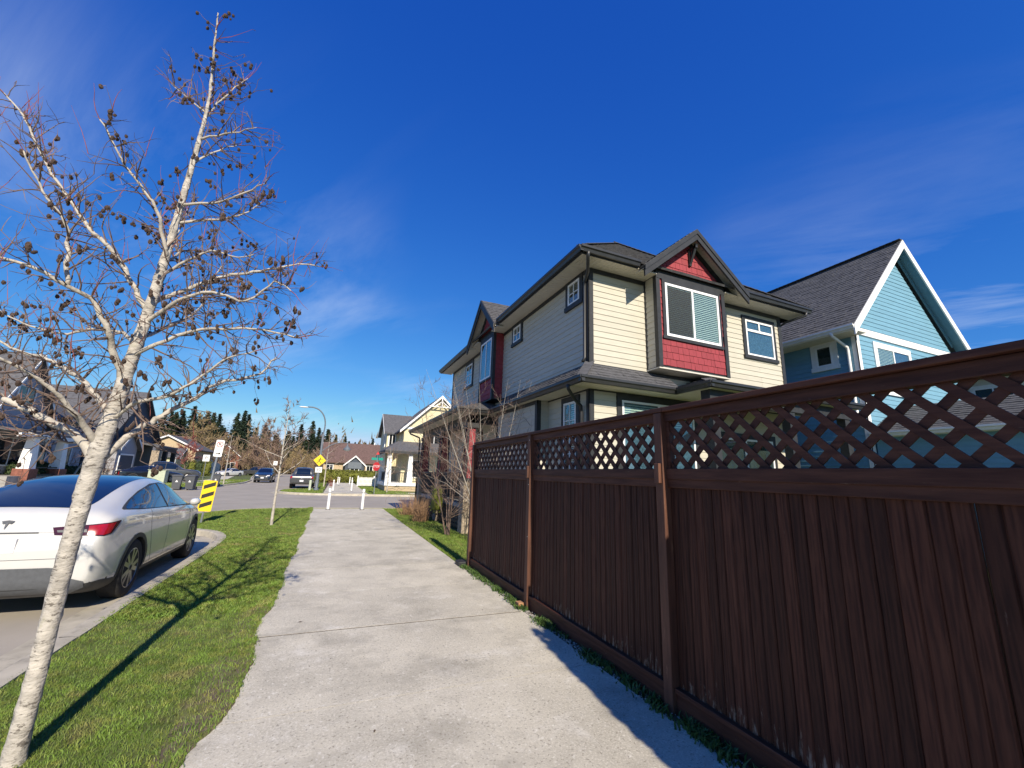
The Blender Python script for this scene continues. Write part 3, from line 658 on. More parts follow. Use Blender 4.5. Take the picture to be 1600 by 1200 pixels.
gable(H1, FBay, BC, 7.33, 1.56, 6.06, .28, (.14,1.62), 'black', 'shingle', 'soffit')
mb = MB(); mb.bar((BC,BYF-.03,6.93),(BC,BYF-.03,6.52),.07,.06,(0,1,0)); mb.bar((BC,BYF-.03,6.56),(BC,BYF-.25,6.98),.06,.06,(1,0,0)); mb.bar((BC,BYF-.02,6.92),(BC,BYF-.26,6.92),.06,.06); mb.build('gable_bracket', 'black', H1)
MT['screen'] = glass_mat('insect_screen', (.52, .54, .54), .6, .97)
mb = MB(); mb.prism([FBay.p(6.44,4.76,.0405),FBay.p(7.13,4.76,.0405),FBay.p(7.13,5.85,.0405),FBay.p(6.44,5.85,.0405)], FBay.n*.001); mb.build('insect_screen', 'screen', bay)
# side bay with its gable
SX = 4.33; FSb = Frame((SX,0,0),(0,1,0),(0,0,1),(-1,0,0)); SY0, SY1 = 11.85, 13.10; SC = (SY0+SY1)/2
mb = MB(); mb.box(SX+.004,SY0+.004,3.9,4.8,SY1-.004,6.3); mb.prism([(SX+.006,SY0-.02,6.1),(SX+.006,SY1+.02,6.1),(SX+.006,SC,6.95)], (.6,0,0)); sbay = mb.build('bay', 'black', H1)
shakes(sbay, FSb, [(SY0+.07,3.95),(SY1-.07,3.95),(SY1-.07,6.0),(SY0+.07,6.0)], 'red')
FSn = Frame((0,SY0,0),(1,0,0),(0,0,1),(0,-1,0)); shakes(sbay, FSn, [(SX+.05,3.95),(4.655,3.95),(4.655,6.05),(SX+.05,6.05)], 'red')
shakes(sbay, FSb, [(SC-.7,6.215),(SC+.7,6.215),(SC,6.95)], 'red')
mb = MB(); fbox(mb,FSb,SY0-.02,3.9,SY0+.07,6.06,.002,.034); fbox(mb,FSb,SY1-.07,3.9,SY1+.02,6.06,.002,.034); fbox(mb,FSn,SX-.02,3.9,SX+.06,6.06,.002,.021); fbox(mb,FSb,SY0-.02,6.005,SY1+.02,6.215,.002,.038); build_split(mb, 'corner_board', 'black', sbay)
window(sbay, FSb, 12.02,4.68,12.95,5.88, tw=.06, bars=[(12.46,4.68,12.50,5.88)], sill=False)
gable(H1, FSb, SC, 7.33, 1.37, 6.06, .30, (.15,1.70), 'black', 'shingle', 'soffit')
# eaves: soffit, gutters, roof
mb = MB(); soffit(mb,(4.2,6.55,0),(6.13,6.55,0),(0,1,0),.45,6.062); soffit(mb,(8.21,6.55,0),(11.18,6.55,0),(0,1,0),.45,6.062); soffit(mb,(4.2,7.0,0),(4.2,11.83,0),(1,0,0),.46,6.062); soffit(mb,(4.2,13.12,0),(4.2,18.3,0),(1,0,0),.46,6.062); build_split(mb, 'soffit_panel', 'soffit', H1)
mb = MB(); mb.box(4.20,6.53,6.055,5.60,6.55,6.20); mb.box(8.74,6.53,6.055,11.2,6.55,6.20); mb.box(4.18,6.53,6.055,4.2,11.0,6.20); mb.box(4.18,13.9,6.055,4.2,18.32,6.20); mb.box(11.18,6.55,6.055,11.2,18.3,6.2); build_split(mb, 'fascia', 'black', H1)
mb = MB(); sweep_gutter(mb,(4.12,6.529,6.205),(5.60,6.529,6.205),(0,-1,0)); sweep_gutter(mb,(8.72,6.529,6.205),(11.28,6.529,6.205),(0,-1,0)); sweep_gutter(mb,(4.179,6.46,6.205),(4.179,11.08,6.205),(-1,0,0)); sweep_gutter(mb,(4.179,13.86,6.205),(4.179,18.36,6.205),(-1,0,0)); build_split(mb, 'gutter', 'gutter', H1)
def hip_roof(parent, x0, x1, y0, y1, ze, m, mat, sides='blfr'):
    hw = (x1-x0)/2; L = hw*math.sqrt(1+m*m); ln = y1-y0; mb = MB()
    if 'b' in sides: roof_plane(mb, Frame((x0,y0,ze),(1,0,0),(0,1,m),(0,-m,1)), [(0,0),(2*hw,0),(hw,L)])
    if 'l' in sides: roof_plane(mb, Frame((x0,y1,ze),(0,-1,0),(1,0,m),(-m,0,1)), [(0,0),(ln,0),(ln-hw,L),(hw,L)])
    if 'r' in sides: roof_plane(mb, Frame((x1,y0,ze),(0,1,0),(-1,0,m),(m,0,1)), [(0,0),(ln,0),(ln-hw,L),(hw,L)], tabs=False)
    if 'f' in sides: roof_plane(mb, Frame((x1,y1,ze),(-1,0,0),(0,-1,m),(0,m,1)), [(0,0),(2*hw,0),(hw,L)], tabs=False)
    for a, b in (((x0,y0,ze),(x0+hw,y0+hw,ze+hw*m)),((x1,y0,ze),(x0+hw,y0+hw,ze+hw*m)),((x0+hw,y0+hw,ze+hw*m),(x0+hw,y1-hw,ze+hw*m))):
        a = Vector(a); b = Vector(b); n = int((b-a).length/.17)
        for i in range(n): mb.bar(a+(b-a)*(i/n)+Vector((0,0,.012)), a+(b-a)*((i+1.15)/n)+Vector((0,0,.020)), .20, .012)
    return mb.build('roof', mat, parent)
hip_roof(H1, 4.13, 11.25, 6.48, 18.37, 6.20, .82, 'shingle')
# belt roof between the storeys
mb = MB(); m = .87
roof_plane(mb, Frame((4.17,6.51,3.50),(1,0,0),(0,1,m),(0,-m,1)), [(0,0),(2.45,0),(2.45,.66),(.49,.66)], .13)
roof_plane(mb, Frame((4.17,11.3,3.50),(0,-1,0),(1,0,m),(-m,0,1)), [(0,0),(4.79,0),(4.30,.66),(0,.66)], .13)
a = Vector((4.17,6.51,3.50)); b = Vector((4.66,7.0,3.93))
for i in range(5): mb.bar(a+(b-a)*(i/5)+Vector((0,0,.014)), a+(b-a)*((i+1.2)/5)+Vector((0,0,.026)), .20, .012)
# patio roof stepping out under the bay
m = .36; L = 1.42*math.sqrt(1+m*m)
roof_plane(mb, Frame((6.47,5.62,3.50),(1,0,0),(0,1,m),(0,-m,1)), [(0,0),(4.78,0),(4.0,L),(1.42,L)], .14)
roof_plane(mb, Frame((6.47,7.04,3.50),(0,-1,0),(1,0,m),(-m,0,1)), [(0,0),(1.42,0),(0,L)], .14)
a = Vector((6.47,5.62,3.50)); b = Vector((7.89,7.04,4.01))
for i in range(9): mb.bar(a+(b-a)*(i/9)+Vector((0,0,.012)), a+(b-a)*((i+1.2)/9)+Vector((0,0,.024)), .20, .012)
# porch roof on the street side
m = .36; L = 1.43*math.sqrt(1+m*m)
roof_plane(mb, Frame((3.23,19.6,3.50),(0,-1,0),(1,0,m),(-m,0,1)), [(0,0),(8.1,0),(6.67,L),(0,L)], .14)
roof_plane(mb, Frame((3.23,11.5,3.50),(1,0,0),(0,1,m),(0,-m,1)), [(0,0),(1.43,0),(1.43,L)], .14)
mb.box(4.6,17.9,3.50,11.0,19.6,3.56)
mb.build('lower_roof', 'shingle', H1)
mb = MB(); sweep_gutter(mb,(4.10,6.53,3.505),(6.50,6.53,3.505),(0,-1,0),.12); sweep_gutter(mb,(4.19,6.44,3.505),(4.19,11.5,3.505),(-1,0,0),.12); sweep_gutter(mb,(6.49,6.52,3.505),(6.49,5.56,3.505),(-1,0,0),.12); sweep_gutter(mb,(6.40,5.64,3.505),(11.3,5.64,3.505),(0,-1,0),.12)
sweep_gutter(mb,(3.25,11.45,3.505),(3.25,19.68,3.505),(-1,0,0),.12); sweep_gutter(mb,(3.16,11.52,3.505),(4.19,11.52,3.505),(0,-1,0),.12); build_split(mb, 'lower_gutter', 'gutter', H1)
mb = MB(); soffit(mb,(4.21,6.55,0),(6.49,6.55,0),(0,1,0),.44,3.385); soffit(mb,(4.21,7.0,0),(4.21,11.5,0),(1,0,0),.44,3.385); mb.box(6.51,5.66,3.385,11.2,6.99,3.40); mb.box(3.27,11.54,3.385,4.65,19.6,3.40); mb.box(4.65,17.9,3.385,11,19.6,3.40); mb.build('lower_soffit', 'soffit', H1)
# downspouts
mb = MB(); mb.tube([(4.30,6.47,6.10),(4.32,6.52,6.0),(4.50,6.80,5.86),(4.60,7.06,5.78),(4.61,7.10,5.66),(4.61,7.10,4.06),(4.56,7.10,3.97)], .036, 8); mb.tube([(4.12,6.95,3.40),(4.14,6.97,3.32),(4.38,7.12,3.16),(4.58,7.20,3.05),(4.60,7.22,2.9),(4.60,7.22,.2)], .036, 8); mb.tube([(3.2,19.5,3.40),(3.22,19.45,3.33),(3.55,19.0,3.15),(3.58,18.95,3.0),(3.58,18.95,.2)], .036, 8)
mb.tube([(11.1,6.47,6.10),(11.08,6.5,6.0),(10.85,6.9,5.9),(10.80,7.06,5.8),(10.80,7.08,.3)], .036, 8); build_split(mb, 'downspout', 'gutter', H1, smooth=True)
# covered patio posts
for x in (6.75,9.0,10.95):
    mb = MB(); mb.box(x-.09,5.80,-.03,x+.09,5.98,3.385); mb.build('patio_post', 'black', H1)
mb = MB(); mb.box(6.6,5.78,3.15,11.1,6.0,3.384); mb.build('patio_beam', 'black', H1)
# street-side porch
mb = MB(); mb.box(3.72,12.0,.62,4.64,18.75,.75); mb.box(4.64,17.87,.62,10.7,18.75,.75); mb.build('porch_floor', 'foundation', H1)
mb = MB(); mb.box(3.70,11.95,3.12,3.92,19.0,3.384); mb.box(3.70,11.95,3.12,4.64,12.15,3.384); mb.build('porch_beam', 'black', H1)
sk = MB(); sk.box(3.74,12.02,.0,3.78,18.7,.62); sk.box(3.72,11.98,.0,4.64,12.02,.62); skirt = sk.build('porch_skirt', 'black', H1)
for k in range(5):
    mb = MB(); mb.box(3.70,12.0,.05+k*.115,3.735,18.7,.135+k*.115); mb.build('skirt_slat', 'black', skirt)
mb = MB(); mb.box(3.70,12.1,1.60,3.78,18.7,1.66); mb.box(3.70,12.1,.84,3.77,18.7,.89); rail_ = mb.build('porch_rail', 'black', H1)
y = 12.35
while y < 18.6:
    mb = MB(); mb.box(3.715,y,.89,3.745,y+.03,1.60); mb.build('baluster', 'black', rail_); y += .125
for y in (12.08,15.35,18.68):
    mb = MB(); mb.box(3.60,y-.20,-.05,4.0,y+.20,1.42); mb.build('column_base', 'stone', H1, bevel=.02)
    mb = MB(); mb.box(3.57,y-.23,1.42,4.03,y+.23,1.50); mb.box(3.62,y-.19,2.98,3.98,y+.19,3.13); build_split(mb, 'column_cap', 'black', H1)
    mb = MB(); mb.add([(3.65,y-.17,1.5),(3.97,y-.17,1.5),(3.97,y+.17,1.5),(3.65,y+.17,1.5),(3.69,y-.12,2.98),(3.92,y-.12,2.98),(3.92,y+.12,2.98),(3.69,y+.12,2.98)], [(0,3,2,1),(4,5,6,7),(0,1,5,4),(1,2,6,5),(2,3,7,6),(3,0,4,7)]); mb.build('column', 'red', H1)
    mb = MB()
    for sx, sy in ((0,0),(1,0),(1,1),(0,1)):
        mb.bar((3.645+sx*.33,y-.175+sy*.35,1.5),(3.685+sx*.24,y-.125+sy*.25,2.98),.05,.05)
    build_split(mb, 'column_trim', 'black', H1)
window(H1, FS, 13.6,1.6,15.0,2.95, tw=.10, bars=grid(13.6,1.6,15.0,2.95,2,1)); 

# ------------------------------------------------------------------ the blue house next door
H2 = thing('blue_house', 'light blue lap-sided house with steep grey gable roof and white trim', 'house', (15.9,11,0))
X0, X1, Y0, Y1, ZE = 13.2, 18.6, 6.5, 16.5, 5.98; RC = 15.9; RM = 1.03
FG = Frame((0,Y0,0),(1,0,0),(0,0,1),(0,-1,0)); FL = Frame((X0,0,0),(0,1,0),(0,0,1),(-1,0,0))
wall(H2, FG, [[(X0,.3),(X1,.3),(X1,5.95),(X0,5.95)]], 'blue', .135)
gw = wall(H2, FG, [[(X0+.02,5.96),(X1-.02,5.96),(RC,8.72)]], 'blue', .135, name='gable_wall')
wall(H2, FL, [[(Y0,.3),(Y1,.3),(Y1,5.96),(Y0,5.96)]], 'blue', .135)
mb = MB(); mb.box(X0+.15,Y0+.15,0,X1-.15,Y1-.1,5.9); mb.box(X0+.02,Y0+.02,-.1,X1-.02,Y1-.02,.3); mb.build('core', 'foundation', H2)
mb = MB(); mb.box(X1-.1,Y0+.02,.3,X1,Y1,5.96); mb.box(X0,Y1-.1,.3,X1,Y1,5.96); build_split(mb, 'hidden_walls', 'blue', H2)
mb = MB(); fbox(mb,FG,X0-.03,.3,X0+.10,5.86,.002,.032); fbox(mb,FG,X1-.10,.3,X1+.03,5.86,.002,.032); fbox(mb,FL,Y0-.03,.3,Y0+.10,5.9,.002,.030); build_split(mb, 'corner_board', 'white', H2)
mb = MB(); fbox(mb,FG,X0-.03,5.86,X1+.03,6.06,.002,.042); mb.build('band_board', 'white', H2)
# steep gable roof
half = 3.32; ze = 5.95; zr = ze+half*RM; Lr = half*math.sqrt(1+RM*RM); yb0, yb1 = 6.18, 16.8
mb = MB()
roof_plane(mb, Frame((RC-half,yb1,ze),(0,-1,0),(1,0,RM),(-RM,0,1)), [(0,0),(yb1-yb0,0),(yb1-yb0,Lr),(0,Lr)], .14)
roof_plane(mb, Frame((RC+half,yb0,ze),(0,1,0),(-1,0,RM),(RM,0,1)), [(0,0),(yb1-yb0,0),(yb1-yb0,Lr),(0,Lr)], .14, tabs=False)
y = yb0
while y < yb1: mb.bar((RC,y,zr+.012),(RC,y+.2,zr+.018),.26,.014); y += .17
mb.build('roof', 'shingle2', H2)
mb = MB(); mbs = MB(); mbt = MB(); k_ = math.sqrt(1+RM*RM)
for sg in (-1,1):
    def rk(x, dz, y): return (RC+sg*x, y, zr-RM*x-dz*k_)
    mb.prism([rk(half+.02,.005,yb0-.02), rk(half+.02,.20,yb0-.02), rk(0,.20,yb0-.02), rk(0,.005,yb0-.02)], (0,.035,0))
    mbs.prism([rk(half,.06,yb0+.016), rk(0,.06,yb0+.016), rk(0,.06,Y0-.0), rk(half,.06,Y0-.0)], (0,0,-.015))
    mbt.prism([rk(2.72,.08,Y0-.035), rk(2.72,.20,Y0-.035), rk(0,.20,Y0-.035), rk(0,.08,Y0-.035)], (0,.03,0))
build_split(mb, 'barge_board', 'white', H2); mbs.build('gable_soffit', 'blue', H2); build_split(mbt, 'rake_trim', 'blue', gw)
mb = MB(); sweep_gutter(mb,(RC-half+.03,yb0,ze+.0),(RC-half+.03,yb1,ze+.0),(-1,0,0),.12); mb.box(RC-half+.03,yb0,5.80,RC-half+.06,yb1,5.94); build_split(mb, 'gutter', 'white', H2)
mb = MB(); mb.box(RC-half+.06,yb0+.05,5.80,X0,yb1,5.82); mb.build('soffit', 'soffit', H2)
mb = MB(); mb.tube([(12.55,6.75,5.84),(12.58,6.75,5.76),(12.85,6.72,5.62),(13.12,6.70,5.5),(13.14,6.70,5.4),(13.14,6.70,3.5),(13.10,6.68,3.35),(12.95,6.5,3.2)], .04, 8); build_split(mb, 'downspout', 'white', H2, smooth=True)
window(H2, FG, 14.10,4.36,15.73,5.58, trim='white', tw=.11, bars=[(14.895,4.36,14.945,5.58)], blinds=[(14.10,14.895,1.0)], sill=True, back='curtain')
window(H2, FL, 7.17,5.14,7.53,5.66, trim='white', tw=.14, sill=True)
mb = MB(); mb.tube([(14.15,7.3,6.95),(14.15,7.3,7.32)], .035, 8); mb.add([(14.0,7.15,6.95),(14.3,7.15,7.25),(14.3,7.45,7.25),(14.0,7.45,6.95),(14.15,7.3,7.2)], [(0,1,4),(1,2,4),(2,3,4),(3,0,4)]); mb.build('vent_pipe', 'gutter', H2)
mb = MB(); mb.add([(12.95,8.9,6.33),(13.3,8.9,6.69),(13.3,9.25,6.69),(12.95,9.25,6.33),(13.0,8.9,6.50),(13.0,9.25,6.50)], [(0,1,4),(3,5,2),(0,4,5,3),(1,2,5,4)]); mb.build('roof_vent', 'gutter', H2)
# low wing towards the lane
wl = wall(H2, Frame((13.35,0,0),(0,1,0),(0,0,1),(-1,0,0)), [[(.3,.2),(6.45,.2),(6.45,2.95),(.3,2.95)]], 'blue', .135, name='wing_wall')
mb = MB(); mb.box(13.47,.3,.0,16.0,6.45,2.95); mb.build('wing_core', 'blue', H2)
mb = MB(); m = .52; L = 1.62*math.sqrt(1+m*m)
roof_plane(mb, Frame((13.1,6.46,3.06),(0,-1,0),(1,0,m),(-m,0,1)), [(0,0),(6.4,0),(6.4,L),(0,L)], .14)
roof_plane(mb, Frame((16.34,.06,3.06),(0,1,0),(-1,0,m),(m,0,1)), [(0,0),(6.4,0),(6.4,L),(0,L)], .14, tabs=False); mb.build('wing_roof', 'shingle', H2)
mb = MB(); sweep_gutter(mb,(13.12,.0,3.06),(13.12,6.45,3.06),(-1,0,0),.12); mb.box(13.12,.05,2.93,13.34,6.4,2.95); build_split(mb, 'wing_gutter', 'white', H2)

# ------------------------------------------------------------------ the pale house beyond it
H3 = thing('grey_house', 'pale grey house with white window frames seen past the blue gable', 'house', (24,9,0))
F3 = Frame((21.2,0,0),(0,1,0),(0,0,1),(-1,0,0)); F3b = Frame((0,5.6,0),(1,0,0),(0,0,1),(0,-1,0))
mb = MB(); mb.box(21.2,5.6,0,27,15,5.6); mb.build('wall', 'soffit', H3)
hip_roof(H3, 20.7, 27.5, 5.1, 15.5, 5.75, .55, 'shingle')
mb = MB(); mb.box(20.72,5.12,5.58,27.4,15.4,5.72); build_split(mb, 'fascia', 'white', H3)
for (a, b) in ((6.1,7.0),(7.5,8.3),(9.5,10.6)): window(H3, F3, a,4.2,b,5.2, trim='white', bars=[((a+b)/2-.02,4.2,(a+b)/2+.02,5.2)])
window(H3, F3b, 22.2,4.0,23.6,5.2, trim='white', bars=[(22.88,4.0,22.92,5.2)])

# ================================================================== VEHICLES
from mathutils.bvhtree import BVHTree
MT['car_white'] = pm('white_car_paint', (.54, .54, .52), .25, .02, 3, coat=1.0, spec=.5, space='obj')
MT['car_black'] = pm('black_car_paint', (.012, .013, .016), .2, .1, 3, coat=1.0, space='obj')
MT['car_grey'] = pm('charcoal_car_paint', (.05, .052, .055), .25, .1, 3, coat=1.0, space='obj')
MT['car_navy'] = pm('navy_car_paint', (.014, .024, .045), .22, .1, 3, coat=1.0, space='obj')
MT['cladding'] = pm('dark_plastic_cladding', (.045, .047, .05), .55, .1, 20, space='obj')
MT['diffuser'] = pm('grey_bumper_plastic', (.085, .09, .098), .45, .1, 20, space='obj')
MT['autoglass'] = pm('tinted_car_glass', (.006, .009, .016), .03, .05, 3, spec=.9, coat=.6, space='obj')
MT['sideglass'] = glass_mat('car_side_glass', (.30, .34, .35), .01, .55)
MT['tyre'] = pm('tyre_rubber', (.022, .022, .023), .8, .2, 30, .3, 60, space='obj')
MT['rim'] = pm('alloy_rim', (.34, .34, .35), .3, .1, 20, metal=.85, space='obj')
MT['rimdark'] = pm('rim_dark', (.03, .03, .032), .5, .1, 20, space='obj')
MT['tail_red'] = pm('tail_lamp_red', (.30, .006, .012), .12, .1, 20, coat=1, space='obj')
MT['tail_dark'] = pm('tail_lamp_smoked', (.05, .012, .016), .1, .1, 20, coat=1, space='obj')
MT['lamp_clear'] = pm('clear_lamp', (.62, .62, .63), .15, .1, 20, coat=1, space='obj')
MT['plate'] = pm('blank_plate', (.68, .68, .72), .5, .05, 6, space='obj')
MT['chrome'] = pm('chrome', (.55, .55, .56), .15, .05, 6, metal=1, space='obj')
def interp(tab, y):
    if y <= tab[0][0]: return tab[0][1]
    for (a, b), (c, d) in zip(tab, tab[1:]):
        if y <= c:
            t = (y-a)/(c-a); return b+(d-b)*t
    return tab[-1][1]
SPEC = {
 'crossover': dict(L=4.75, ax=(.95,3.84), wr_=.365, st=[0,.03,.09,.17,.26,.40,.60,.85,1.15,1.5,1.9,2.3,2.7,3.0,3.25,3.5,3.7,4.0,4.3,4.52,4.66,4.75],
    zt=[(0,.74),(.03,.88),(.09,1.03),(.17,1.135),(.26,1.185),(.40,1.235),(.60,1.305),(.85,1.385),(1.15,1.465),(1.5,1.525),(1.9,1.56),(2.3,1.56),(2.7,1.52),(3.0,1.43),(3.25,1.31),(3.5,1.18),(3.7,1.10),(4.0,1.03),(4.3,.95),(4.52,.86),(4.66,.74),(4.75,.60)],
    W=[(0,.80),(.03,.84),(.09,.875),(.17,.905),(.4,.94),(.9,.96),(3.6,.96),(4.1,.935),(4.4,.88),(4.6,.78),(4.75,.60)],
    belt=[(0,.70),(.09,.96),(.17,1.05),(.26,1.09),(.6,1.10),(1.2,1.075),(2.2,1.03),(3.3,.985),(3.7,.97),(4.3,.88),(4.75,.56)],
    wr=[(0,.66),(.09,.72),(.26,.74),(.6,.70),(1.2,.655),(2.2,.63),(3.0,.65),(3.5,.72),(3.7,.76),(4.3,.72),(4.75,.45)],
    zb=[(0,.34),(.09,.25),(.4,.19),(4.2,.18),(4.6,.22),(4.75,.30)]),
 'suv': dict(L=4.8, ax=(.95,3.75), wr_=.37, st=[0,.04,.12,.25,.4,.7,1.1,1.6,2.1,2.6,2.9,3.15,3.4,3.6,3.9,4.25,4.55,4.72,4.8],
    zt=[(0,.85),(.04,1.1),(.12,1.35),(.25,1.58),(.4,1.66),(.7,1.70),(1.1,1.72),(2.1,1.72),(2.6,1.68),(2.9,1.56),(3.15,1.40),(3.4,1.22),(3.6,1.14),(3.9,1.10),(4.25,1.06),(4.55,.98),(4.72,.86),(4.8,.66)],
    W=[(0,.80),(.12,.88),(.4,.93),(.9,.95),(3.8,.95),(4.3,.92),(4.6,.84),(4.8,.70)],
    belt=[(0,.82),(.04,.98),(.12,1.02),(.4,1.06),(2.2,1.03),(3.4,1.02),(3.9,1.0),(4.55,.9),(4.8,.6)],
    wr=[(0,.70),(.12,.70),(.4,.70),(2.2,.68),(3.0,.68),(3.5,.78),(4.2,.78),(4.8,.55)],
    zb=[(0,.38),(.3,.24),(4.4,.22),(4.8,.34)]),
 'pickup': dict(L=5.7, ax=(1.15,4.65), wr_=.40, st=[0,.04,.12,.5,1.0,1.5,1.62,1.70,1.85,2.1,2.6,3.1,3.5,3.8,4.05,4.25,4.5,4.9,5.3,5.6,5.7],
    zt=[(0,.90),(.04,1.12),(.12,1.16),(1.5,1.16),(1.62,1.2),(1.70,1.55),(1.85,1.80),(2.1,1.87),(2.6,1.89),(3.1,1.87),(3.5,1.75),(3.8,1.52),(4.05,1.32),(4.25,1.22),(4.5,1.20),(5.3,1.14),(5.6,1.0),(5.7,.75)],
    W=[(0,.90),(.12,.96),(.6,.99),(5.0,.99),(5.4,.95),(5.7,.80)],
    belt=[(0,.86),(.04,1.06),(.12,1.11),(1.5,1.12),(3.5,1.14),(4.3,1.12),(5.3,1.04),(5.7,.7)],
    wr=[(0,.84),(.12,.88),(1.5,.88),(1.7,.74),(2.6,.72),(3.3,.72),(3.9,.78),(4.3,.84),(5.3,.82),(5.7,.6)],
    zb=[(0,.46),(.3,.36),(5.3,.34),(5.7,.44)]),
 'sedan': dict(L=4.7, ax=(.95,3.7), wr_=.33, st=[0,.04,.1,.25,.5,.75,1.0,1.3,1.7,2.1,2.5,2.8,3.05,3.3,3.5,3.8,4.2,4.5,4.65,4.7],
    zt=[(0,.72),(.04,.92),(.1,1.02),(.25,1.06),(.5,1.08),(.75,1.16),(1.0,1.29),(1.3,1.39),(1.7,1.44),(2.1,1.45),(2.5,1.41),(2.8,1.31),(3.05,1.17),(3.3,1.03),(3.5,.98),(3.8,.95),(4.2,.88),(4.5,.78),(4.65,.66),(4.7,.55)],
    W=[(0,.76),(.1,.83),(.4,.89),(.9,.91),(3.7,.91),(4.2,.87),(4.5,.78),(4.7,.6)],
    belt=[(0,.68),(.04,.86),(.1,.95),(.5,.98),(1.2,.96),(2.5,.92),(3.4,.90),(4.2,.82),(4.7,.5)],
    wr=[(0,.64),(.25,.70),(.75,.62),(1.3,.57),(2.1,.56),(2.8,.60),(3.3,.70),(4.2,.70),(4.7,.45)],
    zb=[(0,.30),(.3,.2),(4.4,.18),(4.7,.26)])}
def car(name, label, kind, paint, loc, rz=0, detail=1, group=None, rack=False):
    S = SPEC[kind]; R_ = thing(name, label, 'pickup truck' if kind == 'pickup' else 'car', loc, group, rz)
    # --- lofted body cage
    vs = []; ns = 21
    for y in S['st']:
        zt = interp(S['zt'], y); W = interp(S['W'], y); zbt = min(interp(S['belt'], y), zt-.012); wr = min(interp(S['wr'], y), W*.97); zb = interp(S['zb'], y)
        zr = zt-.055 if zt-zbt > .2 else zbt+(zt-zbt)*.7
        half = [(0,zb),(W*.72,zb),(W*.95,zb+.03),(W,zb+.12+.1*(zbt-zb)),(W*1.0,zb+.6*(zbt-zb)),(W*.985,zbt-.05*(zbt-zb)),(W*.95,zbt),((W*.95*.35+wr*.65),zbt+(zr-zbt)*.62),(wr,zr),(wr*.62,zt-.008),(0,zt)]
        ring = half+[(-x,z) for x,z in reversed(half[1:-1])]
        vs += [(x,y,z) for x,z in ring]
    n = 20; fs = []
    for i in range(len(S['st'])-1):
        for k in range(n): fs.append((i*n+k,(i+1)*n+k,(i+1)*n+(k+1)%n,i*n+(k+1)%n))
    for base, flip in ((0,0),((len(S['st'])-1)*n,1)):
        for k in range(1,10):
            q = (base+k,base+k+1,base+(n-k-1)%n,base+n-k) if k < 9 else None
            if k == 9: q = (base+9,base+10,base+11)
            fs.append(tuple(reversed(q)) if not flip else q)
        q = (base,base+1,base+n-1); fs.append(tuple(reversed(q)) if not flip else q)
    me = bpy.data.meshes.new('cage'); me.from_pydata(vs,[],fs); me.update()
    tmp = bpy.data.objects.new('cage', me); COL.objects.link(tmp)
    b = bmesh.new(); b.from_mesh(me); bmesh.ops.recalc_face_normals(b, faces=b.faces[:]); b.to_mesh(me); b.free()
    ss = tmp.modifiers.new('s','SUBSURF'); ss.levels = ss.render_levels = 2 if detail else 1
    me.materials.append(MT[paint]); me.materials.append(MT['cladding'])
    cut = MB(); r0 = S['wr_']+.035
    for y in S['ax']:
        for sg in (-1,1): cut.lathe([(.001,sg*.60),(r0,sg*.60),(r0,sg*1.2),(.001,sg*1.2)] if sg > 0 else [(.001,-1.2),(r0,-1.2),(r0,-.60),(.001,-.60)], (0,y,S['wr_']), 28, 'x')
    cme = cut.mesh('cut'); cme.materials.append(MT[paint]); cme.materials.append(MT['cladding']); cme.polygons.foreach_set('material_index',[1]*len(cme.polygons))
    b = bmesh.new(); b.from_mesh(cme); bmesh.ops.recalc_face_normals(b, faces=b.faces[:]); b.to_mesh(cme); b.free()
    co = bpy.data.objects.new('cut', cme); COL.objects.link(co)
    bo_ = tmp.modifiers.new('b','BOOLEAN'); bo_.operation = 'DIFFERENCE'; bo_.object = co; bo_.solver = 'EXACT'
    dg = bpy.context.evaluated_depsgraph_get(); ev = tmp.evaluated_get(dg); bmsh = bpy.data.meshes.new_from_object(ev)
    tmp.modifiers.remove(bo_); dg.update(); ev = tmp.evaluated_get(bpy.context.evaluated_depsgraph_get()); full = bpy.data.meshes.new_from_object(ev)
    bvh = BVHTree.FromPolygons([v.co.copy() for v in full.vertices], [tuple(p.vertices) for p in full.polygons])
    bpy.data.objects.remove(tmp); bpy.data.objects.remove(co)
    for p in bmsh.polygons:
        if p.center.z < S['zb'][1][1]+.035 or (kind == 'crossover' and p.center.z < .36 and p.center.y < .35): p.material_index = 1
    sm = [p.material_index == 0 for p in bmsh.polygons]; bmsh.polygons.foreach_set('use_smooth', sm)
    body = bpy.data.objects.new('body', bmsh); COL.objects.link(body); body.parent = R_
    def lk(o): o.parent = R_; o.matrix_parent_inverse = Matrix.Identity(4); return o
    def sub(o, p): o.parent = p; o.matrix_parent_inverse = Matrix.Identity(4); return o
    AX = {'side': (Vector((3,0,0)),Vector((0,1,0)),Vector((0,0,1)),Vector((-1,0,0))), 'sideL': (Vector((-3,0,0)),Vector((0,1,0)),Vector((0,0,1)),Vector((1,0,0))),
          'rear': (Vector((0,-3,0)),Vector((1,0,0)),Vector((0,0,1)),Vector((0,1,0))), 'front': (Vector((0,9,0)),Vector((1,0,0)),Vector((0,0,1)),Vector((0,-1,0))),
          'top': (Vector((0,0,4)),Vector((1,0,0)),Vector((0,1,0)),Vector((0,0,-1))),
          'rc': (Vector((2.2,-1.3,0)),Vector((.62,.78,0)),Vector((0,0,1)),Vector((-.78,.62,0))), 'rcL': (Vector((-2.2,-1.3,0)),Vector((-.62,.78,0)),Vector((0,0,1)),Vector((.78,.62,0)))}
    def hit(ax, a, c, off):
        o, e1, e2, d = AX[ax]; h = bvh.ray_cast(o+e1*a+e2*c, d)
        if h[0] is None:
            h = bvh.find_nearest(o+e1*a+e2*c+d*3)
        nrm = h[1] if h[1].dot(d) < 0 else -h[1]
        return h[0]+nrm*off
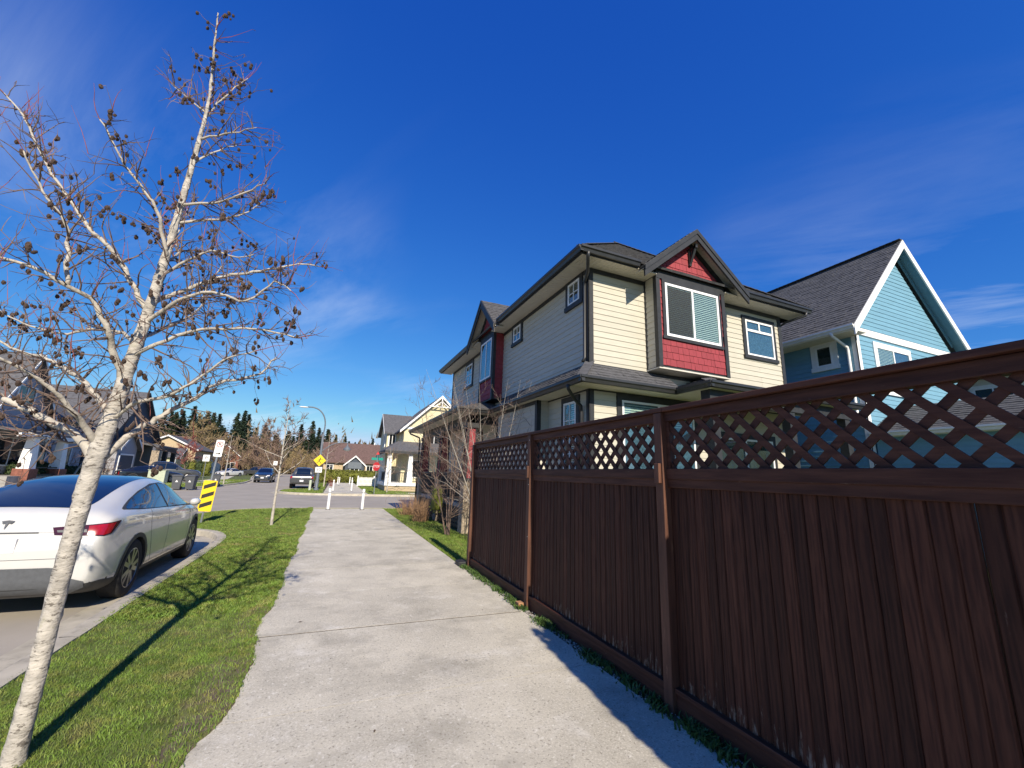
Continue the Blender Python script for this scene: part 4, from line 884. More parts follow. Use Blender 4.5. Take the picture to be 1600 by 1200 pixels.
    def ev_line(L, t):
        f = t*(len(L)-1); i = min(int(f), len(L)-2); f -= i; return (L[i][0]+(L[i+1][0]-L[i][0])*f, L[i][1]+(L[i+1][1]-L[i][1])*f)
    def patch(nm, mat, ax, lo, hi, nt_=16, ns_=6, off=.004):
        V = []; F = []
        for i in range(nt_+1):
            a = ev_line(lo, i/nt_); c = ev_line(hi, i/nt_)
            for j in range(ns_+1):
                s = j/ns_; V.append(hit(ax, a[0]+(c[0]-a[0])*s, a[1]+(c[1]-a[1])*s, off))
        for i in range(nt_):
            for j in range(ns_): q = i*(ns_+1)+j; F.append((q,q+ns_+1,q+ns_+2,q+1))
        m = MB(); m.add(V,F); return lk(m.build(nm, mat, None, smooth=True))
    def seam(nm, ax, pts, r=.003, mat='cladding', k=6):
        P_ = []
        for i in range(len(pts)-1):
            for j in range(k): t = j/k; P_.append(hit(ax, pts[i][0]+(pts[i+1][0]-pts[i][0])*t, pts[i][1]+(pts[i+1][1]-pts[i][1])*t, -.0005))
        P_.append(hit(ax, *pts[-1], -.0005)); m = MB(); m.tube(P_, r, 5); return lk(m.build(nm, mat, None))
    mir = lambda L: [(a,c) for a,c in L]
    # --- wheels
    tw = .12
    tm = MB(); R0 = S['wr_']; tm.lathe([(R0*.66,-tw*.9),(R0*.86,-tw),(R0*.96,-tw*.92),(R0,-tw*.7),(R0,tw*.7),(R0*.96,tw*.92),(R0*.86,tw),(R0*.66,tw*.9)], (0,0,0), 28, 'x'); tme = tm.mesh('tyre'); tme.polygons.foreach_set('use_smooth',[len(p.vertices) < 5 for p in tme.polygons]); tme.materials.append(MT['tyre'])
    rm = MB(); rm.lathe([(.02,.085),(R0*.60,.055),(R0*.63,.075),(R0*.685,.105),(R0*.70,.10),(R0*.66,-.1),(.02,-.1)], (0,0,0), 28, 'x'); rme = rm.mesh('rim'); rme.materials.append(MT['rimdark'])
    sp = MB()
    for k in range(5):
        for da in (-.13,.13):
            a = 2*pi*k/5+da; a2 = 2*pi*k/5+da*1.9; sp.bar((.100,cos(a)*R0*.10,sin(a)*R0*.10),(.098,cos(a2)*R0*.66,sin(a2)*R0*.66),.052*R0/.36,.02,(1,0,0))
    sp.lathe([(.012,.10),(.055,.112),(.06,.10),(.06,.06)], (0,0,0), 14, 'x'); sp.lathe([(R0*.64,.09),(R0*.66,.112),(R0*.695,.108),(R0*.69,.08)], (0,0,0), 28, 'x'); spe = sp.mesh('spokes'); spe.materials.append(MT['rim'])
    for y in S['ax']:
        for sg in (-1,1):
            t = bpy.data.objects.new('wheel', tme); COL.objects.link(t); lk(t); t.location = (sg*(interp(S['W'],y)-tw-.012), y, R0)
            if sg < 0: t.rotation_euler = (0,0,pi)
            r = bpy.data.objects.new('rim', rme); COL.objects.link(r); sub(r,t); s_ = bpy.data.objects.new('spokes', spe); COL.objects.link(s_); sub(s_,t)
    # --- arch trims and sills
    for sd_ in ('side','sideL'):
        for y in S['ax']:
            r1 = R0+.03; r2 = R0+.085; A = [pi*(-.06+1.12*i/14) for i in range(15)]
            patch('arch_trim','cladding',sd_,[(y-cos(a)*r1,R0+sin(a)*r1) for a in A],[(y-cos(a)*r2,R0+sin(a)*r2) for a in A],20,2,.006)
        ya, yb = S['ax'][0]+R0+.08, S['ax'][1]-R0-.08
        patch('side_sill','cladding',sd_,[(ya,.215),(yb,.215)],[(ya,.31),(yb,.30)],8,2,.006)
    L_ = S['L']
    if kind == 'crossover':
        tl = [(.60,1.16),(.92,1.25),(1.35,1.35),(1.9,1.435),(2.35,1.445),(2.7,1.40),(3.0,1.30),(3.22,1.18),(3.42,1.04)]
        bl = [(.60,1.145),(1.0,1.118),(1.5,1.095),(2.0,1.075),(2.4,1.055),(2.8,1.04),(3.1,1.03),(3.3,1.025),(3.44,1.02)]
        for sd_ in ('side','sideL'):
            patch('window_trim','cladding',sd_,bl,tl,24,6,.0035)
            g1b = [(.68,1.146),(1.2,1.115),(1.7,1.092),(2.13,1.078)]; g1t = [(.70,1.165),(1.05,1.27),(1.6,1.38),(2.13,1.43)]
            g2b = [(2.21,1.073),(2.6,1.06),(3.0,1.045),(3.34,1.035)]; g2t = [(2.21,1.432),(2.55,1.41),(2.9,1.32),(3.34,1.06)]
            patch('side_window','autoglass',sd_,g1b,g1t,14,6,.007); patch('side_window','autoglass',sd_,g2b,g2t,14,6,.007)
            seam('door_seam',sd_,[(2.17,1.06),(2.17,.70),(2.14,.33)]); seam('door_seam',sd_,[(1.42,1.09),(1.36,.95),(1.42,.75),(1.52,.50),(1.62,.33)]); seam('door_seam',sd_,[(3.36,1.02),(3.33,.75),(3.28,.33)])
            patch('door_handle','chrome',sd_,[(1.62,.925),(1.80,.93)],[(1.62,.945),(1.80,.95)],4,1,.005); patch('door_handle','chrome',sd_,[(2.50,.905),(2.68,.91)],[(2.50,.925),(2.68,.93)],4,1,.005)
        patch('roof_glass','autoglass','top',[(-.56,.30),(-.58,.55),(-.575,1.0),(-.56,1.5),(-.545,2.1),(-.54,2.6),(-.57,3.0),(-.64,3.45)],[(.56,.30),(.58,.55),(.575,1.0),(.56,1.5),(.545,2.1),(.54,2.6),(.57,3.0),(.64,3.45)],40,14,.0035)
        patch('rear_diffuser','diffuser','rear',[(-.80,.33),(-.66,.26),(-.5,.24),(0,.235),(.5,.24),(.66,.26),(.80,.33)],[(-.80,.40),(-.68,.44),(-.56,.56),(0,.565),(.56,.56),(.68,.44),(.80,.40)],28,5,.012)
        patch('bumper_corner','cladding','rc',[(.10,.25),(.35,.22),(.62,.22)],[(.10,.37),(.35,.375),(.62,.34)],12,2,.006)
        for sg, ax in ((1,'rc'),(-1,'rcL')):
            patch('tail_lamp','tail_dark',ax,[(-.04,.905),(.12,.893),(.27,.88),(.37,.90)],[(-.04,.985),(.12,1.005),(.27,1.02),(.52,1.04)],18,4,.006)
            patch('tail_lamp_red','tail_red',ax,[(.15,.905),(.26,.893),(.34,.908)],[(.17,.998),(.27,1.008),(.42,1.022)],10,3,.009)
            patch('tail_lamp_bar','diffuser',ax,[(-.02,.932),(.15,.928)],[(-.02,.955),(.15,.96)],6,1,.009)
            seam('hatch_seam',ax,[(.12,.885),(.09,.80),(.05,.73),(-.02,.665)])
        seam('bumper_seam','rear',[(-.62,.655),(0,.65),(.62,.655)]); seam('hatch_seam','rear',[(-.5,.93),(0,.935),(.5,.93)],.002)
        patch('hatch_garnish','cladding','rear',[(-.30,.925),(.30,.925)],[(-.30,.938),(.30,.938)],10,1,.008)
        c = hit('rear',0,1.015,.008); eb = MB()
        def T(pts): eb.prism([(x,c.y-.002+(z-0)*.55,c.z+z) for x,z in pts], (0,-.008,-.002))
        T([(-.052,.040),(-.046,.030),(0,.036),(.046,.030),(.052,.040),(0,.048)]); T([(-.044,.026),(-.036,.014),(-.012,.020),(0,-.045),(.012,.020),(.036,.014),(.044,.026),(0,.032)])
        lk(eb.build('emblem','diffuser',None))
        pb = MB(); q = hit('rear',0,.80,.0); pb.box(-.155,q.y-.016,.725,.155,q.y+.02,.875); lk(pb.build('plate','plate',None,bevel=.004))
        for sg in (1,-1):
            m = MB(); m.lathe([(.001,-.12),(.055,-.105),(.078,-.04),(.08,.03),(.06,.07),(.001,.08)], (sg*1.035,3.17,1.085), 14, 'y'); o = lk(m.build('mirror', paint, None, smooth=True)); o.scale = (1,1,.85); o.location = (0,0,1.085*.15)
            m = MB(); m.bar((sg*.90,3.22,1.03),(sg*1.01,3.18,1.05),.08,.03); lk(m.build('mirror_arm','cladding',None))
        patch('headlamp','lamp_clear','front',[(.42,.70),(.72,.72)],[(.42,.76),(.74,.82)],6,3,.006); patch('headlamp','lamp_clear','front',[(-.42,.70),(-.72,.72)],[(-.42,.76),(-.74,.82)],6,3,.006)
    else:
        y0g, y1g = {'suv': (.55,3.1), 'pickup': (1.95,3.75), 'sedan': (.95,3.0)}[kind]
        for sd_ in ('side','sideL'):
            B_ = []; T_ = []
            for i in range(13):
                y = y0g+(y1g-y0g)*i/12; b0 = interp(S['belt'],y)+.03; t0 = max(b0+.01, interp(S['zt'],y)-.11); B_.append((y,b0)); T_.append((y,t0))
            patch('side_window','autoglass',sd_,B_,T_,16,5,.005)
            ym = (y0g+y1g)/2; z0 = interp(S['belt'],ym); seam('door_pillar',sd_,[(ym,z0+.02),(ym,interp(S['zt'],ym)-.10)],.03); seam('door_seam',sd_,[(ym,z0),(ym,.4)],.006); patch('door_handle','chrome',sd_,[(ym+.15,z0-.12),(ym+.32,z0-.12)],[(ym+.15,z0-.09),(ym+.32,z0-.09)],3,1,.006)
        zr0 = {'suv': (1.10,1.56), 'pickup': (1.22,1.76), 'sedan': (1.10,1.36)}[kind]; wv = .62
        patch('rear_window','autoglass','rear',[(-wv,zr0[0]),(wv,zr0[0])],[(-wv*.86,zr0[1]),(wv*.86,zr0[1])],12,6,.006)
        zf = {'suv': (1.20,1.60), 'pickup': (1.30,1.78), 'sedan': (1.02,1.36)}[kind]
        patch('windscreen','autoglass','front',[(-.68,zf[0]),(.68,zf[0])],[(-.56,zf[1]),(.56,zf[1])],12,6,.006)
        hz = {'suv': .82, 'pickup': .92, 'sedan': .66}[kind]; wx = interp(S['W'],.1)
        for sg in (-1,1):
            patch('tail_lamp','tail_red','rear',[(sg*(wx-.16),hz-.02),(sg*(wx-.02),hz-.02)],[(sg*(wx-.18),hz+.22),(sg*(wx-.05),hz+.22)],4,4,.008)
            patch('headlamp','lamp_clear','front',[(sg*.42,hz-.06),(sg*.72,hz-.04)],[(sg*.42,hz+.04),(sg*.74,hz+.07)],5,3,.008)
        patch('grille','cladding','front',[(-.36,hz-.16),(.36,hz-.16)],[(-.36,hz+.03),(.36,hz+.03)],6,3,.006)
        patch('bumper','cladding','rear',[(-.7,.42),(.7,.42)],[(-.72,.58),(.72,.58)],8,2,.006); patch('bumper','cladding','front',[(-.6,.38),(.6,.38)],[(-.62,.52),(.62,.52)],8,2,.006)
        for ax, zz_ in (('rear',.68 if kind != 'pickup' else .62),('front',.50)):
            patch('plate','plate',ax,[(-.155,zz_),(.155,zz_)],[(-.155,zz_+.15),(.155,zz_+.15)],2,2,.012)
        for sg in (1,-1):
            ym_ = y1g-.05; zm = interp(S['belt'],ym_)+.10; m = MB(); m.box(sg*(interp(S['W'],ym_)+.02)-.10,ym_-.05,zm-.08,sg*(interp(S['W'],ym_)+.02)+.10,ym_+.05,zm+.08); lk(m.build('mirror', paint, None, bevel=.03))
        if kind == 'pickup':
            patch('tailgate_badge','chrome','rear',[(-.10,.99),(0,.93),(.10,.99)],[(-.13,1.03),(0,1.0),(.13,1.03)],6,1,.012)
            m = MB(); m.box(-.78,.06,.46,.78,.20,.60); lk(m.build('step_bumper','chrome',None,bevel=.02))
        if rack:
            m = MB(); m.box(-.62,1.0,1.72,-.57,2.5,1.78); m.box(.57,1.0,1.72,.62,2.5,1.78); m.box(-.62,1.2,1.76,.62,1.25,1.80); m.box(-.62,2.2,1.76,.62,2.25,1.80); lk(m.build('roof_rack','cladding',None))
    return R_
car('parked_crossover', 'white electric crossover with a dark glass roof parked beside the kerb', 'crossover', 'car_white', (-3.27,6.68,-.15)).scale = (1,.965,1)
car('pickup_truck', 'dark grey pickup truck seen from behind by the lamp post', 'pickup', 'car_grey', (-2.2,42.6,-.15), 0)
car('parked_suv', 'navy SUV with a roof rack facing the junction', 'suv', 'car_navy', (-7.1,61.8,-.15), pi, detail=0, rack=True)
car('parked_suv', 'dark SUV parked ahead of the grey pickup truck', 'suv', 'car_black', (-3.4,63,-.15), -.12, detail=0)
car('pickup_truck', 'charcoal pickup truck beyond the navy SUV', 'pickup', 'car_grey', (-10.6,96,-.15), 1.1, detail=0)
car('parked_car', 'white sedan on the far road beyond the navy SUV', 'sedan', 'car_white', (-14.5,88,-.15), 2.6, detail=0)
car('pickup_truck', 'dark pickup truck in the driveway of the dark grey house', 'pickup', 'car_grey', (-17.4,50.5,-.02), -pi/2+.25, detail=0)
car('parked_car', 'black sedan in the driveway behind the pale utility box', 'sedan', 'car_black', (-16.6,46.4,-.02), -pi/2+.5, detail=0)

# ================================================================== TREES
MT['bark'] = over(over(pm('pale_bark', (.42, .39, .345), .9, .25, 9, .8, 40, stretch=(1, 1, 1.8), bdist=.010), (.11, .095, .08), 20, .555, .61, (1, 1, 2.6), .9, seed=1.3, detail=8, rough=.70), (.30, .29, .20), 9, .60, .70, amount=.6, seed=5)
MT['bark_limb'] = over(pm('limb_bark', (.42, .385, .33), .85, .2, 14, .4, 60), (.16, .135, .11), 22, .56, .66, amount=.85, seed=2.2)
MT['twig'] = pm('twig_bark', (.155, .11, .09), .85, .35, 12)
MT['shoot'] = pm('red_shoot', (.23, .065, .055), .7, .3, 12)
MT['cone'] = pm('alder_cone', (.055, .035, .026), .9, .4, 60, .6, 90)
MT['greybark'] = pm('grey_bark', (.33, .30, .26), .9, .25, 12)
MT['brownbark'] = pm('brown_bark', (.17, .12, .095), .9, .3, 6)
MT['browntwig'] = pm('brown_twigs', (.20, .135, .10), .9, .35, 2)
MT['goldtwig'] = pm('golden_twigs', (.27, .20, .10), .9, .3, 2)
MT['distwood'] = pm('far_wood', (.10, .085, .045), .95, .4, .12, col2=(.16, .115, .075))
MT['needle'] = pm('conifer_needles', (.020, .038, .020), .8, .5, .9)
MT['needle2'] = pm('conifer_needles_light', (.035, .052, .022), .8, .5, .9)
MT['hedge'] = pm('cedar_hedge', (.115, .125, .018), .8, .4, 3)
MT['shrub'] = pm('dark_shrub', (.035, .055, .018), .8, .5, 5)
MT['drygrass'] = pm('dry_stems', (.33, .20, .11), .9, .35, 14)
def spline(pts, step=.06, jit=0.0, rs=None):
    P_ = [Vector(p) for p in pts]; n = len(P_); res = []; rr = rs or random
    for i in range(n-1):
        p0 = P_[max(i-1,0)]; p1 = P_[i]; p2 = P_[i+1]; p3 = P_[min(i+2,n-1)]; k = max(2, int((p2-p1).length/step))
        for j in range(k):
            t = j/k; q = .5*((2*p1)+(p2-p0)*t+(2*p0-5*p1+4*p2-p3)*t*t+(3*p1-p0-3*p2+p3)*t**3)
            res.append(q+Vector((rr.gauss(0,jit),rr.gauss(0,jit),rr.gauss(0,jit))) if jit and (i or j) else q)
    res.append(P_[-1]); return res
def twig(mb, p, d, L, r, rs, k=5, droop=0.0, sides=4, wob=.16):
    pts = [Vector(p)]; d = d.normalized()
    for i in range(k):
        d = (d+Vector((rs.gauss(0,wob),rs.gauss(0,wob),rs.gauss(0,wob)-droop))).normalized(); pts.append(pts[-1]+d*L/k)
    mb.tube(pts, [r*(1-.75*i/k) for i in range(k+1)], sides, cap=False); return pts, d
def rdir(d, spread, rs, upb=0.0):
    v = Vector((rs.gauss(0,1),rs.gauss(0,1),rs.gauss(0,1))); v = (v-d*v.dot(d)).normalized()
    return (d*(1-spread)+v*spread+Vector((0,0,upb))).normalized()

# --- the white-barked alder in the grass strip
TR = thing('alder_tree', 'leafless white-barked tree hung with dark cones leaning over the grass strip', 'tree', (-1.4,3.5,-.04))
rs = random.Random(21)
tp = [(-1.405,3.5,-.08),(-1.395,3.5,.42),(-1.39,3.5,1.11),(-1.37,3.5,1.62),(-1.335,3.5,1.94),(-1.31,3.5,2.29),(-1.28,3.5,2.66),(-1.255,3.5,3.11),(-1.235,3.5,3.64),(-1.22,3.5,4.10),(-1.22,3.5,4.45),(-1.26,3.5,4.9),(-1.29,3.5,5.27)]
tr_ = [.050,.044,.044,.050,.043,.037,.031,.025,.019,.014,.010,.006,.003]
P_ = spline(tp, .035); m_ = len(P_); mb = MB()
zs = [p[2] for p in tp]
def trad(z):
    for i in range(len(zs)-1):
        if z <= zs[i+1]: t = (z-zs[i])/(zs[i+1]-zs[i]); return tr_[i]+(tr_[i+1]-tr_[i])*t
    return .003
rad = [trad(p.z)*(1+rs.gauss(0,.018))+(.010*max(0,1-(p.z+.08)/.22)**2) for p in P_]
mb.tube(P_, rad, 18)
nv = len(mb.v)
mb.v = [tuple(Vector(v)+Vector((rs.gauss(0,1),rs.gauss(0,1),0))*.0022) for v in mb.v]
mb.build('trunk', 'bark', TR, smooth=True)
LIMBS = [
('A',.042,[(-1.385,3.50,1.62),(-1.53,3.58,1.77),(-1.71,3.65,1.85),(-1.92,3.72,1.95),(-2.04,3.79,2.00),(-2.28,3.85,2.13),(-2.6,3.9,2.35)]),
('B',.030,[(-1.37,3.50,1.70),(-1.44,3.41,1.83),(-1.47,3.33,1.90),(-1.53,3.26,1.99),(-1.61,3.19,2.07),(-1.67,3.12,2.11),(-1.77,3.05,2.16)]),
('C',.030,[(-1.34,3.50,1.88),(-1.53,3.62,2.07),(-1.67,3.72,2.17),(-1.88,3.82,2.28),(-2.08,3.91,2.33),(-2.31,4.00,2.45)]),
('D',.034,[(-1.32,3.50,2.12),(-1.40,3.41,2.35),(-1.40,3.34,2.41),(-1.49,3.27,2.59),(-1.58,3.20,2.63),(-1.71,3.13,2.68),(-1.81,3.06,2.69),(-1.91,3.00,2.74)]),
('E',.027,[(-1.28,3.50,2.61),(-1.33,3.54,2.68),(-1.47,3.58,2.89),(-1.63,3.61,3.10),(-1.77,3.64,3.22),(-1.92,3.68,3.41),(-2.05,3.71,3.57),(-2.21,3.74,3.81),(-2.35,3.77,4.04),(-2.50,3.80,4.20)]),
('F',.020,[(-1.25,3.50,3.04),(-1.26,3.45,3.10),(-1.29,3.40,3.25),(-1.32,3.36,3.33),(-1.41,3.32,3.45),(-1.51,3.28,3.56),(-1.59,3.24,3.70),(-1.65,3.20,3.79)]),
('E2',.018,[(-1.58,3.20,2.63),(-1.65,3.23,2.94),(-1.66,3.20,3.02),(-1.75,3.16,3.14),(-1.85,3.12,3.31),(-1.87,3.08,3.37)]),
('G',.036,[(-1.36,3.50,1.60),(-1.30,3.58,1.72),(-1.27,3.64,1.79),(-1.23,3.70,1.86),(-1.19,3.76,1.91),(-1.10,3.82,2.02),(-1.01,3.88,2.11),(-0.91,3.94,2.24),(-0.75,3.99,2.32),(-0.64,4.05,2.39),(-0.55,4.10,2.55)]),
('H',.020,[(-1.31,3.50,2.29),(-1.21,3.43,2.36),(-1.01,3.37,2.48),(-0.79,3.31,2.53),(-0.56,3.26,2.54),(-0.31,3.20,2.51)]),
('J',.025,[(-1.27,3.50,2.69),(-1.25,3.58,2.76),(-1.14,3.65,2.89),(-0.95,3.71,3.06),(-0.72,3.78,3.20),(-0.46,3.84,3.35),(-0.30,3.90,3.40)]),
('K',.016,[(-1.26,3.50,2.91),(-1.07,3.41,3.05),(-0.95,3.34,3.10),(-0.77,3.27,3.05),(-0.67,3.20,3.07)]),
('L',.016,[(-1.24,3.50,3.33),(-1.09,3.61,3.47),(-0.93,3.71,3.61),(-0.81,3.80,3.83)]),
('M',.016,[(-1.24,3.50,3.48),(-0.95,3.37,3.52),(-0.74,3.26,3.64),(-0.66,3.15,3.65)]),
('N',.012,[(-1.23,3.50,3.85),(-1.11,3.66,4.15),(-1.05,3.80,4.32)]),
('O',.012,[(-1.22,3.50,4.06),(-0.99,3.37,4.10),(-0.81,3.25,4.12)]),
('P',.010,[(-1.22,3.50,4.31),(-1.40,3.61,4.48),(-1.55,3.70,4.63)]),
('Q',.012,[(-1.22,3.50,4.24),(-1.17,3.63,4.61),(-1.07,3.75,4.97)]),
('R',.020,[(-1.34,3.50,1.86),(-1.19,3.41,1.99),(-1.02,3.32,2.03),(-0.83,3.25,2.18),(-0.71,3.17,2.29),(-0.54,3.10,2.35)]),
('S',.018,[(-1.31,3.50,2.38),(-1.44,3.62,2.48),(-1.62,3.72,2.51),(-1.85,3.82,2.47),(-2.09,3.91,2.53),(-2.32,4.00,2.64)]),
('T',.020,[(-1.29,3.50,2.54),(-1.09,3.38,2.70),(-0.89,3.28,2.77),(-0.66,3.18,2.71),(-0.49,3.09,2.85),(-0.38,3.00,2.77)]),
('U',.014,[(-1.38,3.50,1.66),(-1.49,3.64,1.72),(-1.64,3.77,1.72),(-1.83,3.89,1.76),(-2.01,4.00,1.79)]),
('V',.018,[(-1.30,3.50,2.42),(-1.25,3.75,2.60),(-1.15,4.0,2.85),(-1.2,4.25,3.15),(-1.15,4.4,3.45)]),
('W',.016,[(-1.26,3.50,3.0),(-1.28,3.75,3.2),(-1.40,4.0,3.45),(-1.42,4.15,3.8)])]
cone_spots = []
for nm, r0, pts in LIMBS:
    P_ = spline(pts, .05, .004, rs); n = len(P_); mb = MB()
    mb.tube(P_, [r0*.66*(1-.78*i/(n-1))+.001 for i in range(n)], 10); lim = mb.build('limb', 'bark_limb', TR, smooth=True)
    tw_ = MB(); sh = MB(); L_ = sum((P_[i+1]-P_[i]).length for i in range(n-1))
    cnt = int(L_/.032)
    for k in range(cnt):
        f = .14+.86*(k+rs.random())/cnt; i = min(n-2, int(f*(n-1))); p = P_[i]; d = (P_[i+1]-P_[i]).normalized()
        L1 = rs.uniform(.10,.42)*(1.1-.45*f); q, dd = twig(tw_, p, rdir(d, rs.uniform(.45,.85), rs, rs.uniform(-.05,.5)), L1, .0046*(1.15-.5*f)+.0012, rs, 6, .02)
        for s_ in range(rs.randint(1,4)):
            j = rs.randint(2,6); q2, d2 = twig(tw_, q[j], rdir(dd, .6, rs, rs.uniform(-.3,.5)), rs.uniform(.04,.17), .0026, rs, 4, .03, 3)
            if rs.random() < .20: cone_spots.append((q2[-1], rs.random()))
        if rs.random() < .22: cone_spots.append((q[-1], rs.random()))
        if rs.random() < (.26 if f > .55 else .08):
            twig(sh, q[-1] if rs.random() < .6 else p, Vector((rs.gauss(0,.25),rs.gauss(0,.25),1)), rs.uniform(.10,.34), .0026, rs, 4, -.02, 4, .08)
    q, dd = twig(sh, P_[-1], (P_[-1]-P_[-3]), .22, .003, rs, 4, -.05)
    if tw_.v: tag(tw_.build('twigs', 'twig', lim), kind='stuff')
    if sh.v: tag(sh.build('shoots', 'shoot', lim), kind='stuff')
tw_ = MB(); sh = MB()
for k in range(70):   # twigs straight off the upper stem
    z = rs.uniform(2.0,5.15); c = min(P for P in [Vector(p) for p in tp] if True) if False else None
    i = min(range(len(tp)-1), key=lambda i: abs((tp[i][2]+tp[i+1][2])/2-z)); a = Vector(tp[i]); b = Vector(tp[i+1]); t = max(0,min(1,(z-a.z)/(b.z-a.z))); p = a+(b-a)*t
    an = rs.uniform(0,2*pi); q, dd = twig(tw_ if rs.random() < .6 else sh, p, Vector((cos(an),sin(an),rs.uniform(.2,1.2))), rs.uniform(.08,.32), .0035, rs, 5)
    if rs.random() < .6: cone_spots.append((q[-1], rs.random()))
tag(tw_.build('twigs', 'twig', TR), kind='stuff'); tag(sh.build('shoots', 'shoot', TR), kind='stuff')
b = bmesh.new(); bmesh.ops.create_icosphere(b, subdivisions=2, radius=1)
for v in b.verts: v.co *= 1+random.Random(hash(tuple(round(c,3) for c in v.co)) & 0xffff).uniform(-.16,.12)
cme = bpy.data.meshes.new('cone'); b.to_mesh(cme); b.free(); cme.materials.append(MT['cone'])
rs.shuffle(cone_spots); extra = MB(); cvs = np.array([v.co[:] for v in cme.vertices]); cfs = [tuple(p.vertices) for p in cme.polygons]
spots = []; st_ = MB()
for p, q in cone_spots:
    for k in range(rs.choice((1,1,2,3,4))):
        c_ = p+Vector((rs.gauss(0,.014),rs.gauss(0,.014),-.022-.012*k)); st_.tube([p, (p+c_)/2+Vector((rs.gauss(0,.004),0,0)), c_], .0014, 3, cap=False); spots.append(c_)
for k, p in enumerate(spots):
    s_ = rs.uniform(.0085,.0135)
    if k < 290: place('cone', cme, None, TR, p, (s_,s_,s_*rs.uniform(1.4,1.9)), (rs.gauss(0,.3),rs.gauss(0,.3),0))
    elif k < 900: extra.add(cvs*np.array([s_,s_,s_*1.4])+np.array(p), cfs)
tag(extra.build('cones', 'cone', TR), kind='stuff'); tag(st_.build('cone_stalks', 'twig', TR), kind='stuff')

# --- generic leafless trees
def bare_tree(name, label, loc, h, seed, trunk_r=.05, twr=1.6, nl=9, bark='greybark', tw='twig', group=None, spread=.5, start=.32, lean=0.0, dens=1.0, stems=1):
    rs = random.Random(seed); o = thing(name, label, 'tree', loc, group); B = Vector(loc)
    for s_ in range(stems):
        off = Vector((rs.gauss(0,.04),rs.gauss(0,.04),0)) if stems > 1 else Vector((0,0,0)); ln = Vector((rs.gauss(0,.22),rs.gauss(0,.16),0)) if stems > 1 else Vector((lean,0,0))
        tp_ = [B+off+Vector((0,0,-.08))]+[B+off+ln*(t*h)+Vector((rs.gauss(0,.02*h*.1),rs.gauss(0,.02*h*.1),h*t)) for t in (.2,.4,.6,.8,1)]
        P_ = spline(tp_, h/40, 0, rs); n = len(P_); mb = MB(); mb.tube(P_, [trunk_r*(1-.92*i/(n-1)) for i in range(n)], 10); mb.build('trunk', bark, o, smooth=True)
        lm = MB(); tm_ = MB()
        for k in range(nl):
            f = start+(1-start)*(k+.5)/nl*.95; i = int(f*(n-1)); a = k*2.4+rs.uniform(-.5,.5); L1 = h*spread*(1.15-f)*rs.uniform(.7,1.15)
            q, d = twig(lm, P_[i], Vector((cos(a),sin(a),rs.uniform(.45,1.0))), L1, trunk_r*.42*(1.2-f), rs, 8, -.01, 6, .12)
            for j in range(int(9*dens)):
                m = rs.randint(2,8); q2, d2 = twig(tm_, q[m], rdir((q[m]-q[m-1]).normalized(), rs.uniform(.4,.7), rs, .25), L1*rs.uniform(.18,.5), trunk_r*.10*twr, rs, 5, -.01, 3)
                for j2 in range(int(2*dens)): twig(tm_, q2[rs.randint(2,5)], rdir(d2, .5, rs, .2), L1*rs.uniform(.08,.22), trunk_r*.055*twr, rs, 3, 0, 3)
        if lm.v: build_split(lm, 'limb', bark, o, smooth=True)
        if tm_.v: tag(tm_.build('twigs', tw, o), kind='stuff')
    return o
def copy_tree(o, loc, rz=0, sc=1.0, label=None):
    c = o.copy(); COL.objects.link(c); c.location = loc; c.rotation_euler = (0,0,rz); c.scale = (sc,sc,sc)
    if label: c['label'] = label
    for ch in o.children:
        d = ch.copy(); COL.objects.link(d); d.parent = c; d.matrix_parent_inverse = ch.matrix_parent_inverse.copy()
    return c
bare_tree('street_tree', 'slim pale-barked young street tree on the grass before the junction', (-1.37,14.4,-.03), 3.7, 5, .044, 2.6, 15, 'bark_limb', 'twig', start=.36, spread=.50)
bare_tree('street_tree', 'small pale tree beside the lamp post', (-.35,45.5,-.03), 5.2, 8, .07, 3, 12, 'bark_limb', 'browntwig', start=.3)
bare_tree('street_tree', 'little tree in front of the cream house porch', (4.4,35.5,-.03), 3.6, 9, .05, 3, 12, 'bark_limb', 'browntwig', start=.3)
bare_tree('young_tree', 'multi-stemmed bare sapling in front of the black porch', (3.1,11.6,-.03), 4.2, 31, .018, 2.2, 11, 'brownbark', 'twig', start=.10, spread=.42, stems=8, dens=.9)
bare_tree('young_tree', 'bare many-stemmed shrub between the fence end and the house wall', (3.62,9.9,-.03), 4.0, 33, .018, 2.4, 11, 'greybark', 'twig', start=.12, spread=.40, stems=8, dens=.9)
bare_tree('young_tree', 'thin dark leaning sapling at the corner of the black porch', (3.7,21.6-2.0,-.03), 3.2, 17, .03, 2, 8, 'brownbark', 'browntwig', start=.4, dens=.4)
bare_tree('young_tree', 'forked white birch in front of the grey house', (-18.3,43.6,-.03), 4.6, 41, .075, 3, 8, 'bark_limb', 'browntwig', start=.22, spread=.55, stems=2)
bare_tree('young_tree', 'bushy bare multi-stemmed tree by the grey house garage', (-17.6,46.6,-.03), 2.6, 43, .04, 3, 6, 'greybark', 'browntwig', start=.15, stems=4)
bare_tree('street_tree', 'russet-twigged tree beside the dark grey house', (-16.2,63,-.03), 5.0, 47, .07, 4, 14, 'brownbark', 'shoot', start=.22, dens=2.2)
bare_tree('street_tree', 'pale-trunked tree behind the no-parking sign', (-8.9,47,-.03), 4.8, 51, .06, 4, 11, 'bark_limb', 'goldtwig', start=.35)
